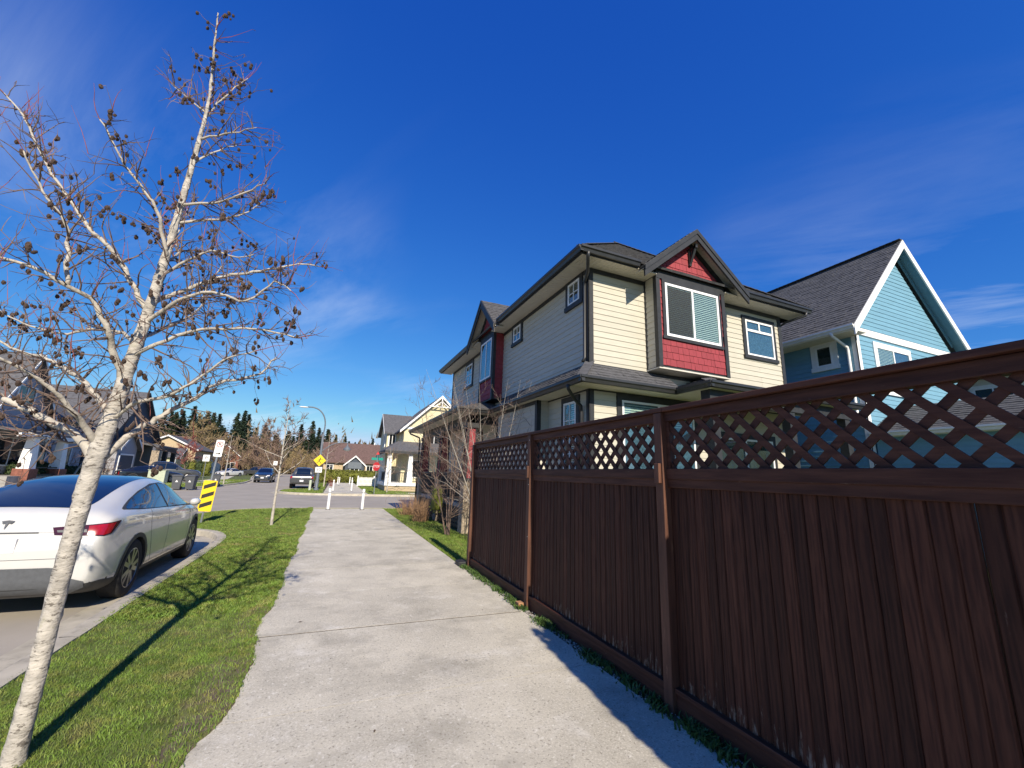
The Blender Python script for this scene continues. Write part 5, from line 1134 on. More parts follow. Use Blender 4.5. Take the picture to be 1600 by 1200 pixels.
# the leafless wood behind the junction
wood = [bare_tree('woodland_tree', 'tall brown leafless tree in the wood beyond the junction', (-12,95,-.05), 11, 61, .13, 4.5, 20, 'brownbark', 'browntwig', 'trees in the leafless wood', .42, .15, 0, 2.6),
        bare_tree('woodland_tree', 'golden-twigged leafless tree in the wood beyond the junction', (-25,104,-.05), 13, 62, .14, 4.5, 20, 'brownbark', 'goldtwig', 'trees in the leafless wood', .40, .12, 0, 2.6)]
rs = random.Random(5)
for k in range(60):
    x = rs.uniform(-70,12); y = rs.uniform(92,142)
    if x > -3: y = max(y, 98)
    copy_tree(wood[k % 2], (x,y,-.05), rs.uniform(0,6.28), rs.uniform(.45,.78)*(1.0 if x < -8 else .85))
# conifers
def conifer(loc, h, seed, mat, label):
    rs = random.Random(seed); o = thing('conifer', label, 'tree', loc, 'conifers on the skyline'); B = Vector(loc)
    mb = MB(); mb.tube([B+Vector((0,0,-.2)),B+Vector((0,0,h*.5)),B+Vector((0,0,h*.99))],[h*.018,h*.011,h*.001],7); mb.build('trunk','brownbark',o)
    mb = MB(); z = h*.10
    while z < h*.985:
        R = (h-z)*.36*rs.uniform(.75,1.15)+.15; nb = max(6, int(8+R*4.0))
        for k in range(nb):
            a = rs.uniform(0,6.28); Lb = R*rs.uniform(.65,1.12); d = Vector((cos(a),sin(a),0)); base = B+Vector((0,0,z+rs.uniform(-.2,.2))); nseg = max(3, int(Lb/.42))
            for s_ in range(nseg):
                f = (s_+.6)/nseg; c = base+d*Lb*f+Vector((0,0,-.30*Lb*f*f+.12*Lb*f)); sz = (.34+.30*(1-f))*rs.uniform(.8,1.3)*max(.55,h/18)
                for t in range(3):
                    e1 = Vector((rs.gauss(0,1),rs.gauss(0,1),rs.gauss(-.25,.45))).normalized()*sz; e2 = Vector((rs.gauss(0,1),rs.gauss(0,1),rs.gauss(0,.4))).normalized()*sz*.45
                    mb.add([c-e2,c+e2,c+e1],[(0,1,2)])
        z += h*.028
    tag(mb.build('crown', mat, o), kind=None); return o
con = [conifer((-47,160,-.1),18,1,'needle','dark pointed conifer on the skyline'), conifer((-10.8,165,-.1),17.5,2,'needle','broad dark conifer on the skyline'), conifer((-38,150,-.1),14,3,'needle2','lighter green conifer on the skyline')]
CONLAB = [c['label'] for c in con]
base_h = (18,17.5,14)
for k, (x, y, h) in enumerate([(-55,158,17),(-52,150,14),(-43,155,16),(-41,170,18),(-34,152,15),(-31,168,20),(-27.6,160,20),(-26,150,15.5),(-22,165,16),(-19,170,14),(-15,168,15),(-7.1,160,18.4),(-5.2,170,17),(-3.6,158,14.5),(-1.7,160,15.7),(.8,172,15),(3.8,160,13.8),(5.5,168,12.6),(7.3,160,11.8),(8.9,166,12.4),(10.5,160,12),(-62,150,19),(-68,160,18),(-75,150,20),(-58,140,15),(-49,140,13),(-36,140,12.5),(-82,150,20),(-90,160,21),(-66,130,16),(14,175,11),(-29.5,142,12)]):
    copy_tree(con[k%3], (x,y,-.1), k*1.7, h/base_h[k%3], CONLAB[k%3])
rs = random.Random(77)
for k in range(64):
    x = rs.uniform(-100,14); y = rs.uniform(150,190); h = (rs.uniform(15,21) if x < -22 else rs.uniform(11.5,16.5))*(1 if x < 2 else .8)
    copy_tree(con[k%3], (x,y,-.1), k*2.1, h/base_h[k%3], CONLAB[k%3])
# far wood that reads as one mass
mb = MB(); rs = random.Random(12)
for k in range(16000):
    x = rs.uniform(-125,16); y = rs.uniform(140,172); z = abs(rs.gauss(0,1))*3.4*(1+.35*sin(x*.21)+.25*sin(x*.53+1)); L_ = rs.uniform(.8,2.6); d = Vector((rs.gauss(0,.35),rs.gauss(0,.35),1)).normalized()*L_; e = Vector((rs.uniform(.10,.32),0,0)); c = Vector((x,y,z)); mb.add([c-e,c+e,c+d],[(0,1,2)])
tag(mb.build('distant_wood','distwood'), 'brown and olive undergrowth of the far wood below the conifers', 'wood', kind='stuff')
mb = MB(); rs = random.Random(15)
for k in range(150):   # evergreen ridge behind, too far to tell tree from tree
    x = rs.uniform(-135,16); y = rs.uniform(185,215); h = rs.uniform(13,21)*(1 if x < -14 else (.78 if x < 0 else .66)); z = h*.12
    while z < h:
        R = (h-z)*.27+.25
        for j in range(max(4,int(R*3.2))):
            a = rs.uniform(0,6.28); d = Vector((cos(a),sin(a),-.28)); c = Vector((x,y,z+rs.uniform(-.3,.3))); e = Vector((-sin(a),cos(a),rs.gauss(0,.2)))*R*.30; mb.add([c+e,c-e,c+d*R*rs.uniform(.75,1.15)],[(0,1,2)])
        z += h*.045
tag(mb.build('evergreen_ridge','needle'), 'dark evergreen wood along the skyline behind the leafless trees', 'wood', kind='stuff')
# leaf-clad masses: hedge, shrubs
def leafy(name, label, cat, boxes, mat, n, sz, seed, group=None, core=.80):
    """an inner body with many leaf-sized faces over an uneven surface"""
    rs = random.Random(seed); mb = MB()
    for (cx,cy,cz,rx,ry,rz_) in boxes:
        for k in range(n):
            u = Vector((rs.gauss(0,1),rs.gauss(0,1),rs.gauss(0,1))); m = max(abs(u.x),abs(u.y),abs(u.z)); s1 = u/m; s2 = u.normalized(); w_ = (s1*.6+s2*.4)*(rs.uniform(.78,1.06) if core < .9 else rs.uniform(.90,1.02))
            c = Vector((cx+w_.x*rx, cy+w_.y*ry, max(.02,cz+w_.z*rz_)))
            e1 = Vector((rs.gauss(0,1),rs.gauss(0,1),rs.gauss(0,1))).normalized()*sz*rs.uniform(.6,1.4); e2 = e1.cross(Vector((rs.gauss(0,1),rs.gauss(0,1),rs.gauss(0,1)))).normalized()*sz*.5
            mb.add([c-e1*.5,c+e2,c+e1*.5,c-e2],[(0,1,2,3)])
        bb = bmesh.new(); bmesh.ops.create_icosphere(bb, subdivisions=3, radius=1); V = []
        for v in bb.verts:
            u = v.co; m = max(abs(u.x),abs(u.y),abs(u.z)); w_ = (u/m*.6+u.normalized()*.4)*core*(1+rs.uniform(-.08,.08)); V.append((cx+w_.x*rx,cy+w_.y*ry,max(-.03,cz+w_.z*rz_)))
        mb.add(V, [tuple(v.index for v in f.verts) for f in bb.faces]); bb.free()
    return tag(mb.build(name, mat), label, cat, group)
leafy('cedar_hedge', 'clipped yellow-green cedar hedge behind the picket fence', 'hedge', [(x,60,.80,1.05,.6,.85) for x in (-.5,.9,2.3,3.7,5.1,6.5)], 'hedge', 900, .16, 3)
for k, (x,y,z,r,h) in enumerate([(-20.6,38.2,.6,1.0,.75),(-19.0,39.6,.7,1.0,.8),(-18.6,41.4,.6,.9,.7),(-19.2,44.6,.55,1.0,.65)]):
    leafy('shrub', ['dark evergreen shrub under the grey house porch','rounded evergreen shrub beside the white porch column','evergreen shrub before the grey house window','low evergreen shrub by the grey house garage'][k], 'shrub', [(x,y,z,r,r,h)], 'shrub', 1500, .13, 70+k)
for k in range(4):
    leafy('cedar_shrub', 'upright green cedar shrub before the tan house', 'shrub', [(-21.5+k*1.15,84-k*.8,1.1,.55,.55,1.2)], 'hedge' if k % 2 else 'shrub', 500, .16, 80+k, 'upright cedars before the tan house')
leafy('porch_shrub', 'small yellow-green leafed shrub against the porch skirting', 'shrub', [(3.45,14.4,.75,.20,.28,.45)], 'hedge', 160, .05, 90)
# big laurel that overhangs the fence behind the photographer
leafy('laurel_bush', 'large dark laurel overhanging the board fence behind the viewpoint', 'shrub', [(3.02,-1.0,1.62,1.08,.95,1.60),(3.1,-2.6,1.5,1.1,1.0,1.5)], 'shrub', 16000, .075, 95, core=.975)
# dry ornamental grass clumps
def clump(loc, label, n, h, r, seed, mat='drygrass'):
    rs = random.Random(seed); mb = MB(); B = Vector(loc)
    for k in range(n):
        a = rs.uniform(0,6.28); p = B+Vector((cos(a),sin(a),0))*r*.45*rs.random(); twig(mb, p, Vector((cos(a)*rs.uniform(0,.55),sin(a)*rs.uniform(0,.55),1)), h*rs.uniform(.5,1.1), .006, rs, 5, .01, 3, .10)
    return tag(mb.build('dry_grass_clump', mat), label, 'plant')
clump((3.05,14.9,-.03), 'tall dry tan grass clump beside the porch', 190, .85, .6, 4); clump((3.0,17.2,-.03), 'reddish dry grass clump nearest the junction', 170, .75, .7, 5); clump((3.25,16.0,-.03), 'dry brown grass clump between the other two', 130, .95, .5, 6)
clump((.35,46.5,-.03), 'rust-leaved ragged shrub beside the far bollards', 60, 1.2, .5, 7, 'shoot')

# ================================================================== STREET FURNITURE
MT['sign_yellow'] = pm('sign_yellow', (.80, .56, .01), .5, .04, 9)
MT['sign_black'] = pm('sign_black', (.02, .018, .015), .5, .1, 9)
MT['sign_white'] = pm('sign_white', (.78, .78, .77), .5, .04, 9)
MT['sign_red'] = pm('sign_red', (.50, .03, .035), .5, .06, 9)
MT['sign_green'] = pm('sign_green', (.01, .26, .20), .5, .06, 9)
MT['lamp_grey'] = pm('lamp_post_grey', (.12, .14, .165), .5, .1, 6)
MT['lens'] = pm('lamp_lens', (.8, .8, .78), .3, .03, 6)
MT['bin'] = pm('bin_plastic', (.075, .08, .09), .55, .1, 8)
MT['utility'] = pm('pale_green_enamel', (.42, .47, .36), .5, .08, 5)
def text_mesh(txt, size, fr, mat, parent, name='lettering', depth=.003):
    cu = bpy.data.curves.new('t','FONT'); cu.body = txt; cu.size = size; cu.align_x = 'CENTER'; cu.align_y = 'CENTER'; cu.extrude = depth; cu.resolution_u = 3
    o = bpy.data.objects.new('t', cu); COL.objects.link(o); me = bpy.data.meshes.new_from_object(o.evaluated_get(bpy.context.evaluated_depsgraph_get())); bpy.data.objects.remove(o)
    M_ = Matrix.Identity(4)
    for i in range(3): M_[i][0], M_[i][1], M_[i][2], M_[i][3] = fr.u[i], fr.v[i], fr.n[i], fr.o[i]
    me.transform(M_); return link(name, me, mat, parent)
# leaning pole with hazard stripes and a parking plate
SP = thing('marker_sign', 'yellow and black striped marker plate under a white parking plate on a leaning pole', 'sign', (-3.2,15.2,-.03))
ax_ = Vector((.052,.0,1)).normalized(); b0 = Vector((-3.26,15.2,-.05))
mb = MB(); mb.tube([b0, b0+ax_*2.42], .028, 8); mb.build('pole', 'galv', SP)
uu = Vector((.985,.17,-.05)).normalized(); nn_ = uu.cross(ax_).normalized()
if nn_.y > 0: nn_ = -nn_
def plate(c0, wd, h0, h1, mat, name, off=.032, par=SP, rad=.03):
    c = b0+nn_*off; pts = []
    for (sx, sy) in ((-1,-1),(1,-1),(1,1),(-1,1)):
        for k in range(4):
            a = {(-1,-1):pi,(1,-1):1.5*pi,(1,1):0,(-1,1):.5*pi}[(sx,sy)]+k*pi/6; pts.append(c+uu*(sx*(wd/2-rad)+cos(a)*rad)+ax_*((h1+h0)/2+sy*((h1-h0)/2-rad)+sin(a)*rad))
    m = MB(); m.prism(pts, nn_*.004); return m.build(name, mat, par)
hz = plate(0, .34, .34, 1.22, 'sign_yellow', 'hazard_plate')
for k in range(3):
    z0 = .42+k*.27; c = b0+nn_*.037; m = MB(); m.prism([c+uu*-.14+ax_*z0, c+uu*.14+ax_*(z0+.12), c+uu*.14+ax_*(z0+.235), c+uu*-.14+ax_*(z0+.115)], nn_*.002); m.build('stripe', 'sign_black', hz)
pk = plate(0, .21, 1.92, 2.42, 'sign_white', 'parking_plate')
m = MB(); c = b0+nn_*.038+ax_*2.29
for k in range(20):
    a0 = 2*pi*k/20; a1 = 2*pi*(k+1)/20; m.prism([c+uu*cos(a0)*.085+ax_*sin(a0)*.085, c+uu*cos(a1)*.085+ax_*sin(a1)*.085, c+uu*cos(a1)*.068+ax_*sin(a1)*.068, c+uu*cos(a0)*.068+ax_*sin(a0)*.068], nn_*.002)
m.bar(c+uu*-.05+ax_*.05, c+uu*.05+ax_*-.05, .015, .003, nn_); m.build('ring', 'sign_red', pk)
text_mesh('P', .125, Frame(c+nn_*.003, uu, ax_, nn_), 'sign_black', pk)
c = b0+nn_*.038+ax_*2.03; m = MB(); m.prism([c+uu*-.06, c+uu*.02, c+uu*.02+ax_*.03, c+uu*.07+ax_*-.01, c+uu*.02+ax_*-.05, c+uu*.02+ax_*-.02, c+uu*-.06+ax_*-.02], nn_*.002); m.build('arrow', 'sign_black', pk)
for (x,y,lab) in ((-9.9,44,'white parking sign on a thin post beside the pale street tree'),(-6.9,66,'white parking sign on a thin post beyond the navy SUV')):
    o = thing('parking_sign', lab, 'sign', (x,y,-.03)); m = MB(); m.tube([(x,y,-.1),(x,y,2.45)], .03, 6); m.build('pole','galv',o); m = MB(); m.box(x-.24,y-.045,1.95,x+.24,y-.035,2.5); p_ = m.build('plate','sign_white',o); text_mesh('P', .38, Frame((x,y-.048,2.23),(1,0,0),(0,0,1),(0,-1,0)), 'sign_black', p_)
# bollards
b0_ = thing('bollard', 'white bollard on the grass-strip side of the near sidewalk end', 'bollard', (.12,19.35,0), 'white bollards guarding the sidewalks')
m = MB(); m.lathe([(.056,-.08),(.056,.66),(.05,.67),(.05,.70),(.056,.71),(.056,.82),(.045,.845),(.001,.85)], (.12,19.35,0), 14); m.build('post','whitepaint',b0_,smooth=False)
m = MB(); m.lathe([(.0515,.668),(.0535,.672),(.0535,.702),(.0515,.706)], (.12,19.35,0), 14); m.build('band','galv',b0_); m = MB(); m.lathe([(.11,-.02),(.11,.006),(.06,.012),(.057,.02)], (.12,19.35,0), 14); m.build('base_collar','sign_black',b0_)
for k, (x,y,lab) in enumerate([(1.45,19.35,'white bollard on the house side of the near sidewalk end'),(.42,36.2,'road-side bollard of the pair just across the junction'),(1.78,36.6,'house-side bollard of the pair just across the junction'),(1.0,52.4,'road-side bollard of the last pair before the hedge'),(2.3,53,'house-side bollard of the last pair before the hedge'),(1.1,49.6,'road-side bollard beside the white picket fence corner'),(2.4,49.8,'house-side bollard next to the white picket fence')]): copy_tree(b0_, (x,y,.0), 0, 1, lab)
# lamp post with a curved arm, a bell lantern, and a warning diamond
LP = thing('lamp_post', 'grey lamp post with a tall curved arm, bell lantern and yellow warning diamond', 'street lamp', (-.8,37,-.03))
m = MB(); m.lathe([(.20,-.05),(.20,.12),(.15,.14),(.115,.2),(.115,1.2),(.10,1.3),(.085,4.4),(.07,4.45)], (-.8,37,0), 12); m.build('pole','lamp_grey',LP,smooth=True)
arc = [(-.8,37,4.4),(-.75,37,5.0),(-.80,37,5.5),(-.98,37,5.95),(-1.3,37,6.3),(-1.75,37,6.48),(-2.2,37,6.48)]; m = MB(); m.tube(spline(arc,.12), .05, 8); m.build('arm','lamp_grey',LP,smooth=True)
m = MB(); m.lathe([(.02,-.42),(.11,-.3),(.13,0),(.09,.2),(.03,.26)], (0,0,0), 10, 'x'); o = m.build('lamp_head','lens',LP,smooth=True); o.location = (-2.40+.0,37,6.45); o.scale = (1,1,.45); o.matrix_parent_inverse = wm(LP).inverted()
m = MB(); m.tube(spline([(-.8,37,3.0),(-.45,37,3.3),(0,37,3.62),(.5,37,3.78),(.95,37,3.80),(1.12,37,3.78)],.12), .035, 8); m.build('lantern_arm','lamp_grey',LP,smooth=True)
m = MB(); m.lathe([(.03,.55),(.05,.35),(.09,.28),(.30,.02),(.31,-.02)], (1.12,37,3.25), 14); lan = m.build('lantern','lamp_grey',LP,smooth=True); m = MB(); m.lathe([(.001,-.12),(.16,-.10),(.24,-.02),(.24,.0)], (1.12,37,3.25), 12); m.build('lens','lens',lan,smooth=True)
DY = 36.84; m = MB(); m.prism([(-.8-.46,DY,2.30),(-.8,DY,1.84),(-.8+.46,DY,2.30),(-.8,DY,2.76)], (0,-.006,0)); dm = m.build('warning_diamond','sign_yellow',LP)
m = MB(); q = -.8; m.lathe([(.001,-.003),(.045,-.003),(.045,0),(.001,0)], (q+.03,DY-.008,2.47), 10, 'y')
for a_, b_, w_ in (((q+.02,2.42),(q-.04,2.24),.06),((q-.04,2.24),(q+.10,2.12),.045),((q+.10,2.12),(q+.12,2.00),.04),((q-.04,2.26),(q-.14,2.12),.045),((q-.14,2.12),(q-.22,2.12),.035),((q,2.38),(q+.14,2.34),.035),((q+.14,2.34),(q+.20,2.42),.03),((q,2.38),(q-.12,2.32),.035),((q-.12,2.32),(q-.16,2.22),.03)): m.bar((a_[0],DY-.008,a_[1]),(b_[0],DY-.008,b_[1]),w_,.004,(0,-1,0))
m.build('running_figure','sign_black',dm)
m = MB(); m.box(-1.04,DY-.006,1.36,-.56,DY,1.78); p_ = m.build('speed_plate','sign_white',LP); text_mesh('30', .34, Frame((-.8,DY-.009,1.57),(1,0,0),(0,0,1),(0,-1,0)), 'sign_black', p_)
m = MB(); m.box(-1.35,36.9,-.03,-1.18,37.08,.75); tag(m.build('cable_pedestal','utility',bevel=.03), 'small pale green pedestal beside the lamp post', 'utility box')
# stop sign with street-name blades
ST = thing('stop_sign', 'red stop sign under green street-name blades at the far corner', 'sign', (3.15,31.9,-.03))
m = MB(); m.tube([(3.15,32.6,-.05),(3.15,32.6,2.75)], .03, 8); m.build('pole','galv',ST)
fS = Frame((3.15,32.57,1.95),(.72,-.69,0),(0,0,1),(-.69,-.72,0)); m = MB(); m.prism([fS.p(.33*cos(pi/8+k*pi/4),.33*sin(pi/8+k*pi/4),.04) for k in range(8)], fS.n*.005); p_ = m.build('stop_plate','sign_red',ST); text_mesh('STOP', .24, Frame(fS.p(0,0,.047),fS.u,fS.v,fS.n), 'sign_white', p_)
for (u_, z_) in (((.985,.17,0),2.50),((.17,-.985,0),2.68)):
    fN = Frame((3.15,32.6,z_),u_,(0,0,1),Vector(u_).cross(Vector((0,0,1)))); m = MB(); m.prism([fN.p(-.42,-.09,.0),fN.p(.42,-.09,0),fN.p(.42,.09,0),fN.p(-.42,.09,0)], fN.n*.006); m.build('name_blade','sign_green',ST)
m = MB(); m.prism([(3.02,32.58,2.82),(3.28,32.58,2.82),(3.15,32.58,3.05)], (0,-.006,0)); m.build('yield_triangle','sign_red',ST)
# picket fence
PF = thing('picket_fence', 'white picket fence on the lawn beside the far walk', 'fence', (4.2,48,0))
pm_ = MB(); pm_.add([(-.045,-.01,0),(.045,-.01,0),(.045,.01,0),(-.045,.01,0),(-.045,-.01,.82),(.045,-.01,.82),(.045,.01,.82),(-.045,.01,.82),(0,-.01,.92),(0,.01,.92)], [(0,3,2,1),(0,1,5,8,4),(1,2,6,5),(2,3,7,9,6),(3,0,4,7),(4,8,9,7),(5,6,9,8)]); pme = pm_.mesh('picket')
for k in range(24): place('picket', pme, 'whitepaint', PF, (2.95+k*.135,48+k*.06,.06))
m = MB(); m.bar((2.9,48.02,.3),(6.1,49.4,.3),.03,.07); m.bar((2.9,48.02,.72),(6.1,49.4,.72),.03,.07); build_split(m,'rail','whitepaint',PF)
for t_ in (0,.52,1):
    m = MB(); x_, y_ = 2.88+3.25*t_, 48+1.4*t_; m.box(x_-.06,y_-.03,-.05,x_+.06,y_+.09,1.08); m.build('post','whitepaint',PF)
# wheeled bins, utility box
def bin_(loc, rz, label):
    o = thing('wheeled_bin', label, 'bin', loc, 'wheeled bins at the roadside', rz); B = Vector(loc)
    m = MB(); m.add([(-.22,-.25,.06),(.22,-.25,.06),(.22,.25,.06),(-.22,.25,.06),(-.29,-.33,.95),(.29,-.33,.95),(.29,.33,.95),(-.29,.33,.95)], [(0,3,2,1),(4,5,6,7),(0,1,5,4),(1,2,6,5),(2,3,7,6),(3,0,4,7)]); q = m.build('tub','bin',None,bevel=.02); q.parent = o
    m = MB(); m.box(-.32,-.37,.95,.32,.34,1.0); m.add([(-.30,-.34,1.0),(.30,-.34,1.0),(.30,.30,1.0),(-.30,.30,1.0),(-.2,-.2,1.06),(.2,-.2,1.06),(.2,.2,1.06),(-.2,.2,1.06)], [(4,5,6,7),(0,1,5,4),(1,2,6,5),(2,3,7,6),(3,0,4,7)]); q = m.build('lid','bin',None); q.parent = o
    m = MB(); m.lathe([(.12,-.03),(.12,.03)], (-.26,.27,.12), 12, 'x'); m.lathe([(.12,-.03),(.12,.03)], (.26,.27,.12), 12, 'x')
    for q in build_split(m,'wheel','tyre',None): q.parent = o
    m = MB(); m.tube([(-.25,.36,.93),(-.2,.42,.96),(.2,.42,.96),(.25,.36,.93)], .018, 6); q = m.build('handle','bin',None); q.parent = o
    m = MB(); m.prism([(-.08,-.296,.55),(.08,-.296,.55),(0,-.309,.70)], (0,-.004,0)); q = m.build('recycling_mark','sign_white',None); q.parent = o
    return o
bin_((-9.75,36.9,-.15), .15, 'dark wheeled bin beside another bin at the kerb'); bin_((-9.0,37.2,-.15), -.1, 'dark wheeled bin standing slightly behind its neighbour'); bin_((-8.75,43.2,-.15), .1, 'lone dark wheeled bin farther along the kerb')
m = MB(); m.box(-14.2,45.6,-.03,-13.0,46.5,1.05); m.box(-14.25,45.55,1.05,-12.95,46.55,1.10); tag(m.build('utility_box','utility',bevel=.02), 'pale green electrical kiosk in the verge by the driveway', 'utility box')
# leaf litter scraps on the pavement
lm_ = MB(); lm_.add([(-.5,0,0),(0,.22,.12),(.5,0,.05),(0,-.22,.1)], [(0,1,2,3)]); lme = lm_.mesh('leaf')
for k, (x,y,s_) in enumerate([(-.1,5.35,.05),(.45,3.1,.035),(1.3,3.9,.03),(.2,4.3,.025),(.9,6.1,.03),(-.42,4.9,.04),(1.9,5.2,.03)]):
    tag(place('dead_leaf', lme, 'soil', None, (x,y,.006), (s_,s_,s_), (0,0,k*1.3)), 'dry brown leaf lying on the concrete sidewalk', 'leaf', 'dead leaves on the sidewalk')

# ================================================================== FAR HOUSES
MT['cream'] = pm('cream_siding', (.62, .56, .36), .6, .05, 3, stretch=(1, 1, 6))
MT['greysiding'] = pm('lavender_grey_siding', (.33, .33, .36), .7, .06, 3, stretch=(1, 1, 6))
MT['darksiding'] = pm('slate_siding', (.055, .07, .095), .7, .1, 3, stretch=(1, 1, 6))
MT['tan'] = pm('tan_siding', (.45, .35, .22), .7, .08, 3)
MT['cedar'] = pm('cedar_board', (.13, .05, .03), .7, .2, 6)
MT['brick'] = pm('red_brick', (.22, .085, .06), .85, .25, 9)
MT['greyroof'] = pm('grey_roof', (.10, .10, .108), .95, .22, 5, .4, 60)
def gable_block(H, x0, x1, y0, y1, zw, axis, rise, wallm, roofm, over_=.4, trim='white', boards=.18, z0=0.0, thick=.14):
    """box walls with a gable roof; axis = direction of the ridge"""
    m = MB()
    if axis == 'y':
        c = (x0+x1)/2; m.prism([(x0,y0,z0),(x1,y0,z0),(x1,y0,zw),(c,y0,zw+rise),(x0,y0,zw)], (0,y1-y0,0))
    else:
        c = (y0+y1)/2; m.prism([(x0,y0,z0),(x0,y1,z0),(x0,y1,zw),(x0,c,zw+rise),(x0,y0,zw)], (x1-x0,0,0))
    wl_ = m.build('wall', wallm, H); r = MB(); tr = MB()
    hw = ((x1-x0) if axis == 'y' else (y1-y0))/2; s = rise/hw
    for sg in (-1,1):
        e = hw+over_; za = zw+rise+.02; zb_ = zw+rise+.02-s*e
        if axis == 'y':
            A = [(c,y0-over_,za),(c+sg*e,y0-over_,zb_),(c+sg*e,y1+over_,zb_),(c,y1+over_,za)]
            for yy in (y0-over_-.03, y1+over_): tr.prism([(c,yy,za+thick),(c+sg*e,yy,zb_+thick),(c+sg*e,yy,zb_-.10),(c,yy,za-.10)], (0,.03,0))
        else:
            A = [(x0-over_,c,za),(x0-over_,c+sg*e,zb_),(x1+over_,c+sg*e,zb_),(x1+over_,c,za)]
            for xx in (x0-over_-.03, x1+over_): tr.prism([(xx,c,za+thick),(xx,c+sg*e,zb_+thick),(xx,c+sg*e,zb_-.10),(xx,c,za-.10)], (.03,0,0))
        r.prism(A, (0,0,thick))
    build_split(r,'roof_slope',roofm,H); build_split(tr,'barge_board',trim,H); return wl_
def win(H, fr, u0, v0, u1, v1, trim='white', nb=1, mat='darkglass'):
    m = MB(); fbox(m,fr,u0,v0,u1,v1,.0,.03); p = m.build('window', mat, H); m = MB(); t = .10
    fbox(m,fr,u0-t,v0-t,u1+t,v0,.0,.07); fbox(m,fr,u0-t,v1,u1+t,v1+t,.0,.07); fbox(m,fr,u0-t,v0,u0,v1,.0,.068); fbox(m,fr,u1,v0,u1+t,v1,.0,.068)
    for k in range(1,nb+1): uc = u0+(u1-u0)*k/(nb+1); fbox(m,fr,uc-.03,v0,uc+.03,v1,.03,.06)
    m.build('frame', trim, p); return p
# --- cream house across the junction
H4 = thing('cream_house', 'cream gabled house with grey roof and white-columned porch across the junction', 'house', (9.4,44,0))
gable_block(H4, 6.1,12.8,40.5,52,5.75,'y',3.25,'cream','greyroof',.45)
gable_block(H4, 5.0,12.0,44.2,50,5.6,'x',2.0,'cream','greyroof',.35)
F4 = Frame((0,40.5,0),(1,0,0),(0,0,1),(0,-1,0)); F4l = Frame((6.1,0,0),(0,1,0),(0,0,1),(-1,0,0)); F4w = Frame((0,44.2,0),(1,0,0),(0,0,1),(0,-1,0))
win(H4,F4,8.3,4.3,10.4,5.6,nb=2); win(H4,F4,7.0,1.2,8.6,2.7,nb=1); win(H4,F4,10.4,1.0,12.0,2.7,nb=1); win(H4,Frame((5.0,0,0),(0,1,0),(0,0,1),(-1,0,0)),45.5,4.2,46.5,5.3); win(H4,F4w,5.25,4.1,5.8,5.3)
m = MB()
for a, b in (((8.2,8.0),(10.7,8.0)),((9.45,8.0),(9.45,8.95)),((8.8,8.05),(9.4,8.5)),((10.1,8.05),(9.5,8.5))): m.bar((a[0],40.0,a[1]),(b[0],40.0,b[1]),.10,.08,(0,1,0))
build_split(m,'gable_truss','white',H4)
m = MB(); fbox(m,F4,6.0,5.66,12.9,5.86,0,.06); m.build('band_board','white',H4)
m = MB(); m.prism([(4.3,38.2,3.42),(9.6,38.2,3.42),(9.6,40.5,4.35),(5.6,40.5,4.35)], (0,0,.10)); m.prism([(4.3,38.2,3.42),(5.6,40.5,4.35),(5.6,44.2,4.35),(4.3,44.2,3.42)], (0,0,.10)); build_split(m,'porch_roof','greyroof',H4)
m = MB(); m.box(4.28,38.15,3.22,9.65,38.30,3.42); m.box(4.28,38.3,3.22,4.42,44.2,3.42); build_split(m,'porch_fascia','black',H4)
m = MB(); m.box(4.55,38.5,-.1,9.5,40.5,.42); m.box(4.55,40.5,-.1,6.1,44.2,.42); m.build('porch_plinth','tan',H4); m = MB(); m.box(4.45,38.4,.42,9.6,40.5,.68); m.box(4.45,40.5,.42,6.1,44.2,.68); m.build('porch_band','white',H4)
for x, y in ((4.75,38.65),(6.6,38.65),(9.3,38.65),(4.75,43.6)):
    m = MB(); m.add([(x-.26,y-.26,.68),(x+.26,y-.26,.68),(x+.26,y+.26,.68),(x-.26,y+.26,.68),(x-.16,y-.16,3.22),(x+.16,y-.16,3.22),(x+.16,y+.16,3.22),(x-.16,y+.16,3.22)], [(0,3,2,1),(4,5,6,7),(0,1,5,4),(1,2,6,5),(2,3,7,6),(3,0,4,7)]); m.build('porch_column','white',H4)
m = MB(); m.box(5.0,38.6,1.52,9.1,38.68,1.60); m.box(5.0,38.6,.80,9.1,38.68,.86); m.box(4.70,38.9,1.52,4.78,43.4,1.60); m.box(4.70,38.9,.80,4.78,43.4,.86)
build_split(m,'porch_rail','black',H4); k = 5.1
while k < 9.05:
    m = MB(); m.box(k,38.62,.86,k+.04,38.66,1.52); m.build('baluster','black',H4); k += .17
k = 39.0
while k < 43.4:
    m = MB(); m.box(4.72,k,.86,4.76,k+.04,1.52); m.build('baluster','black',H4); k += .17
# --- long brown-roofed bungalow behind the hedge
H5 = thing('brown_roofed_house', 'long low house with a red-brown roof behind the cedar hedge', 'house', (6,80,0))
gable_block(H5, -1.0,16,74,84,3.0,'x',3.1,'tan','shingle_brown',.5)
gable_block(H5, 2.2,5.0,71.8,75,2.55,'y',1.25,'darksiding','shingle_brown',.3); gable_block(H5, 8.2,14.5,71.4,78,2.7,'y',2.1,'cream','shingle_brown',.4)
F5 = Frame((0,74,0),(1,0,0),(0,0,1),(0,-1,0)); F5g = Frame((0,71.8,0),(1,0,0),(0,0,1),(0,-1,0))
for a in (-.5,5.6,7.0): win(H5,F5,a,1.2,a+.9,2.4)
win(H5,F5g,3.0,1.0,4.2,2.3,nb=1); m = MB(); m.box(2.6,71.6,1.9,4.6,71.75,2.9); m.build('gable_panel','lamp_grey',H5); m = MB(); m.tube([(6.9,79,5.7),(6.9,79,6.6)],.12,8); m.build('flue','white',H5)
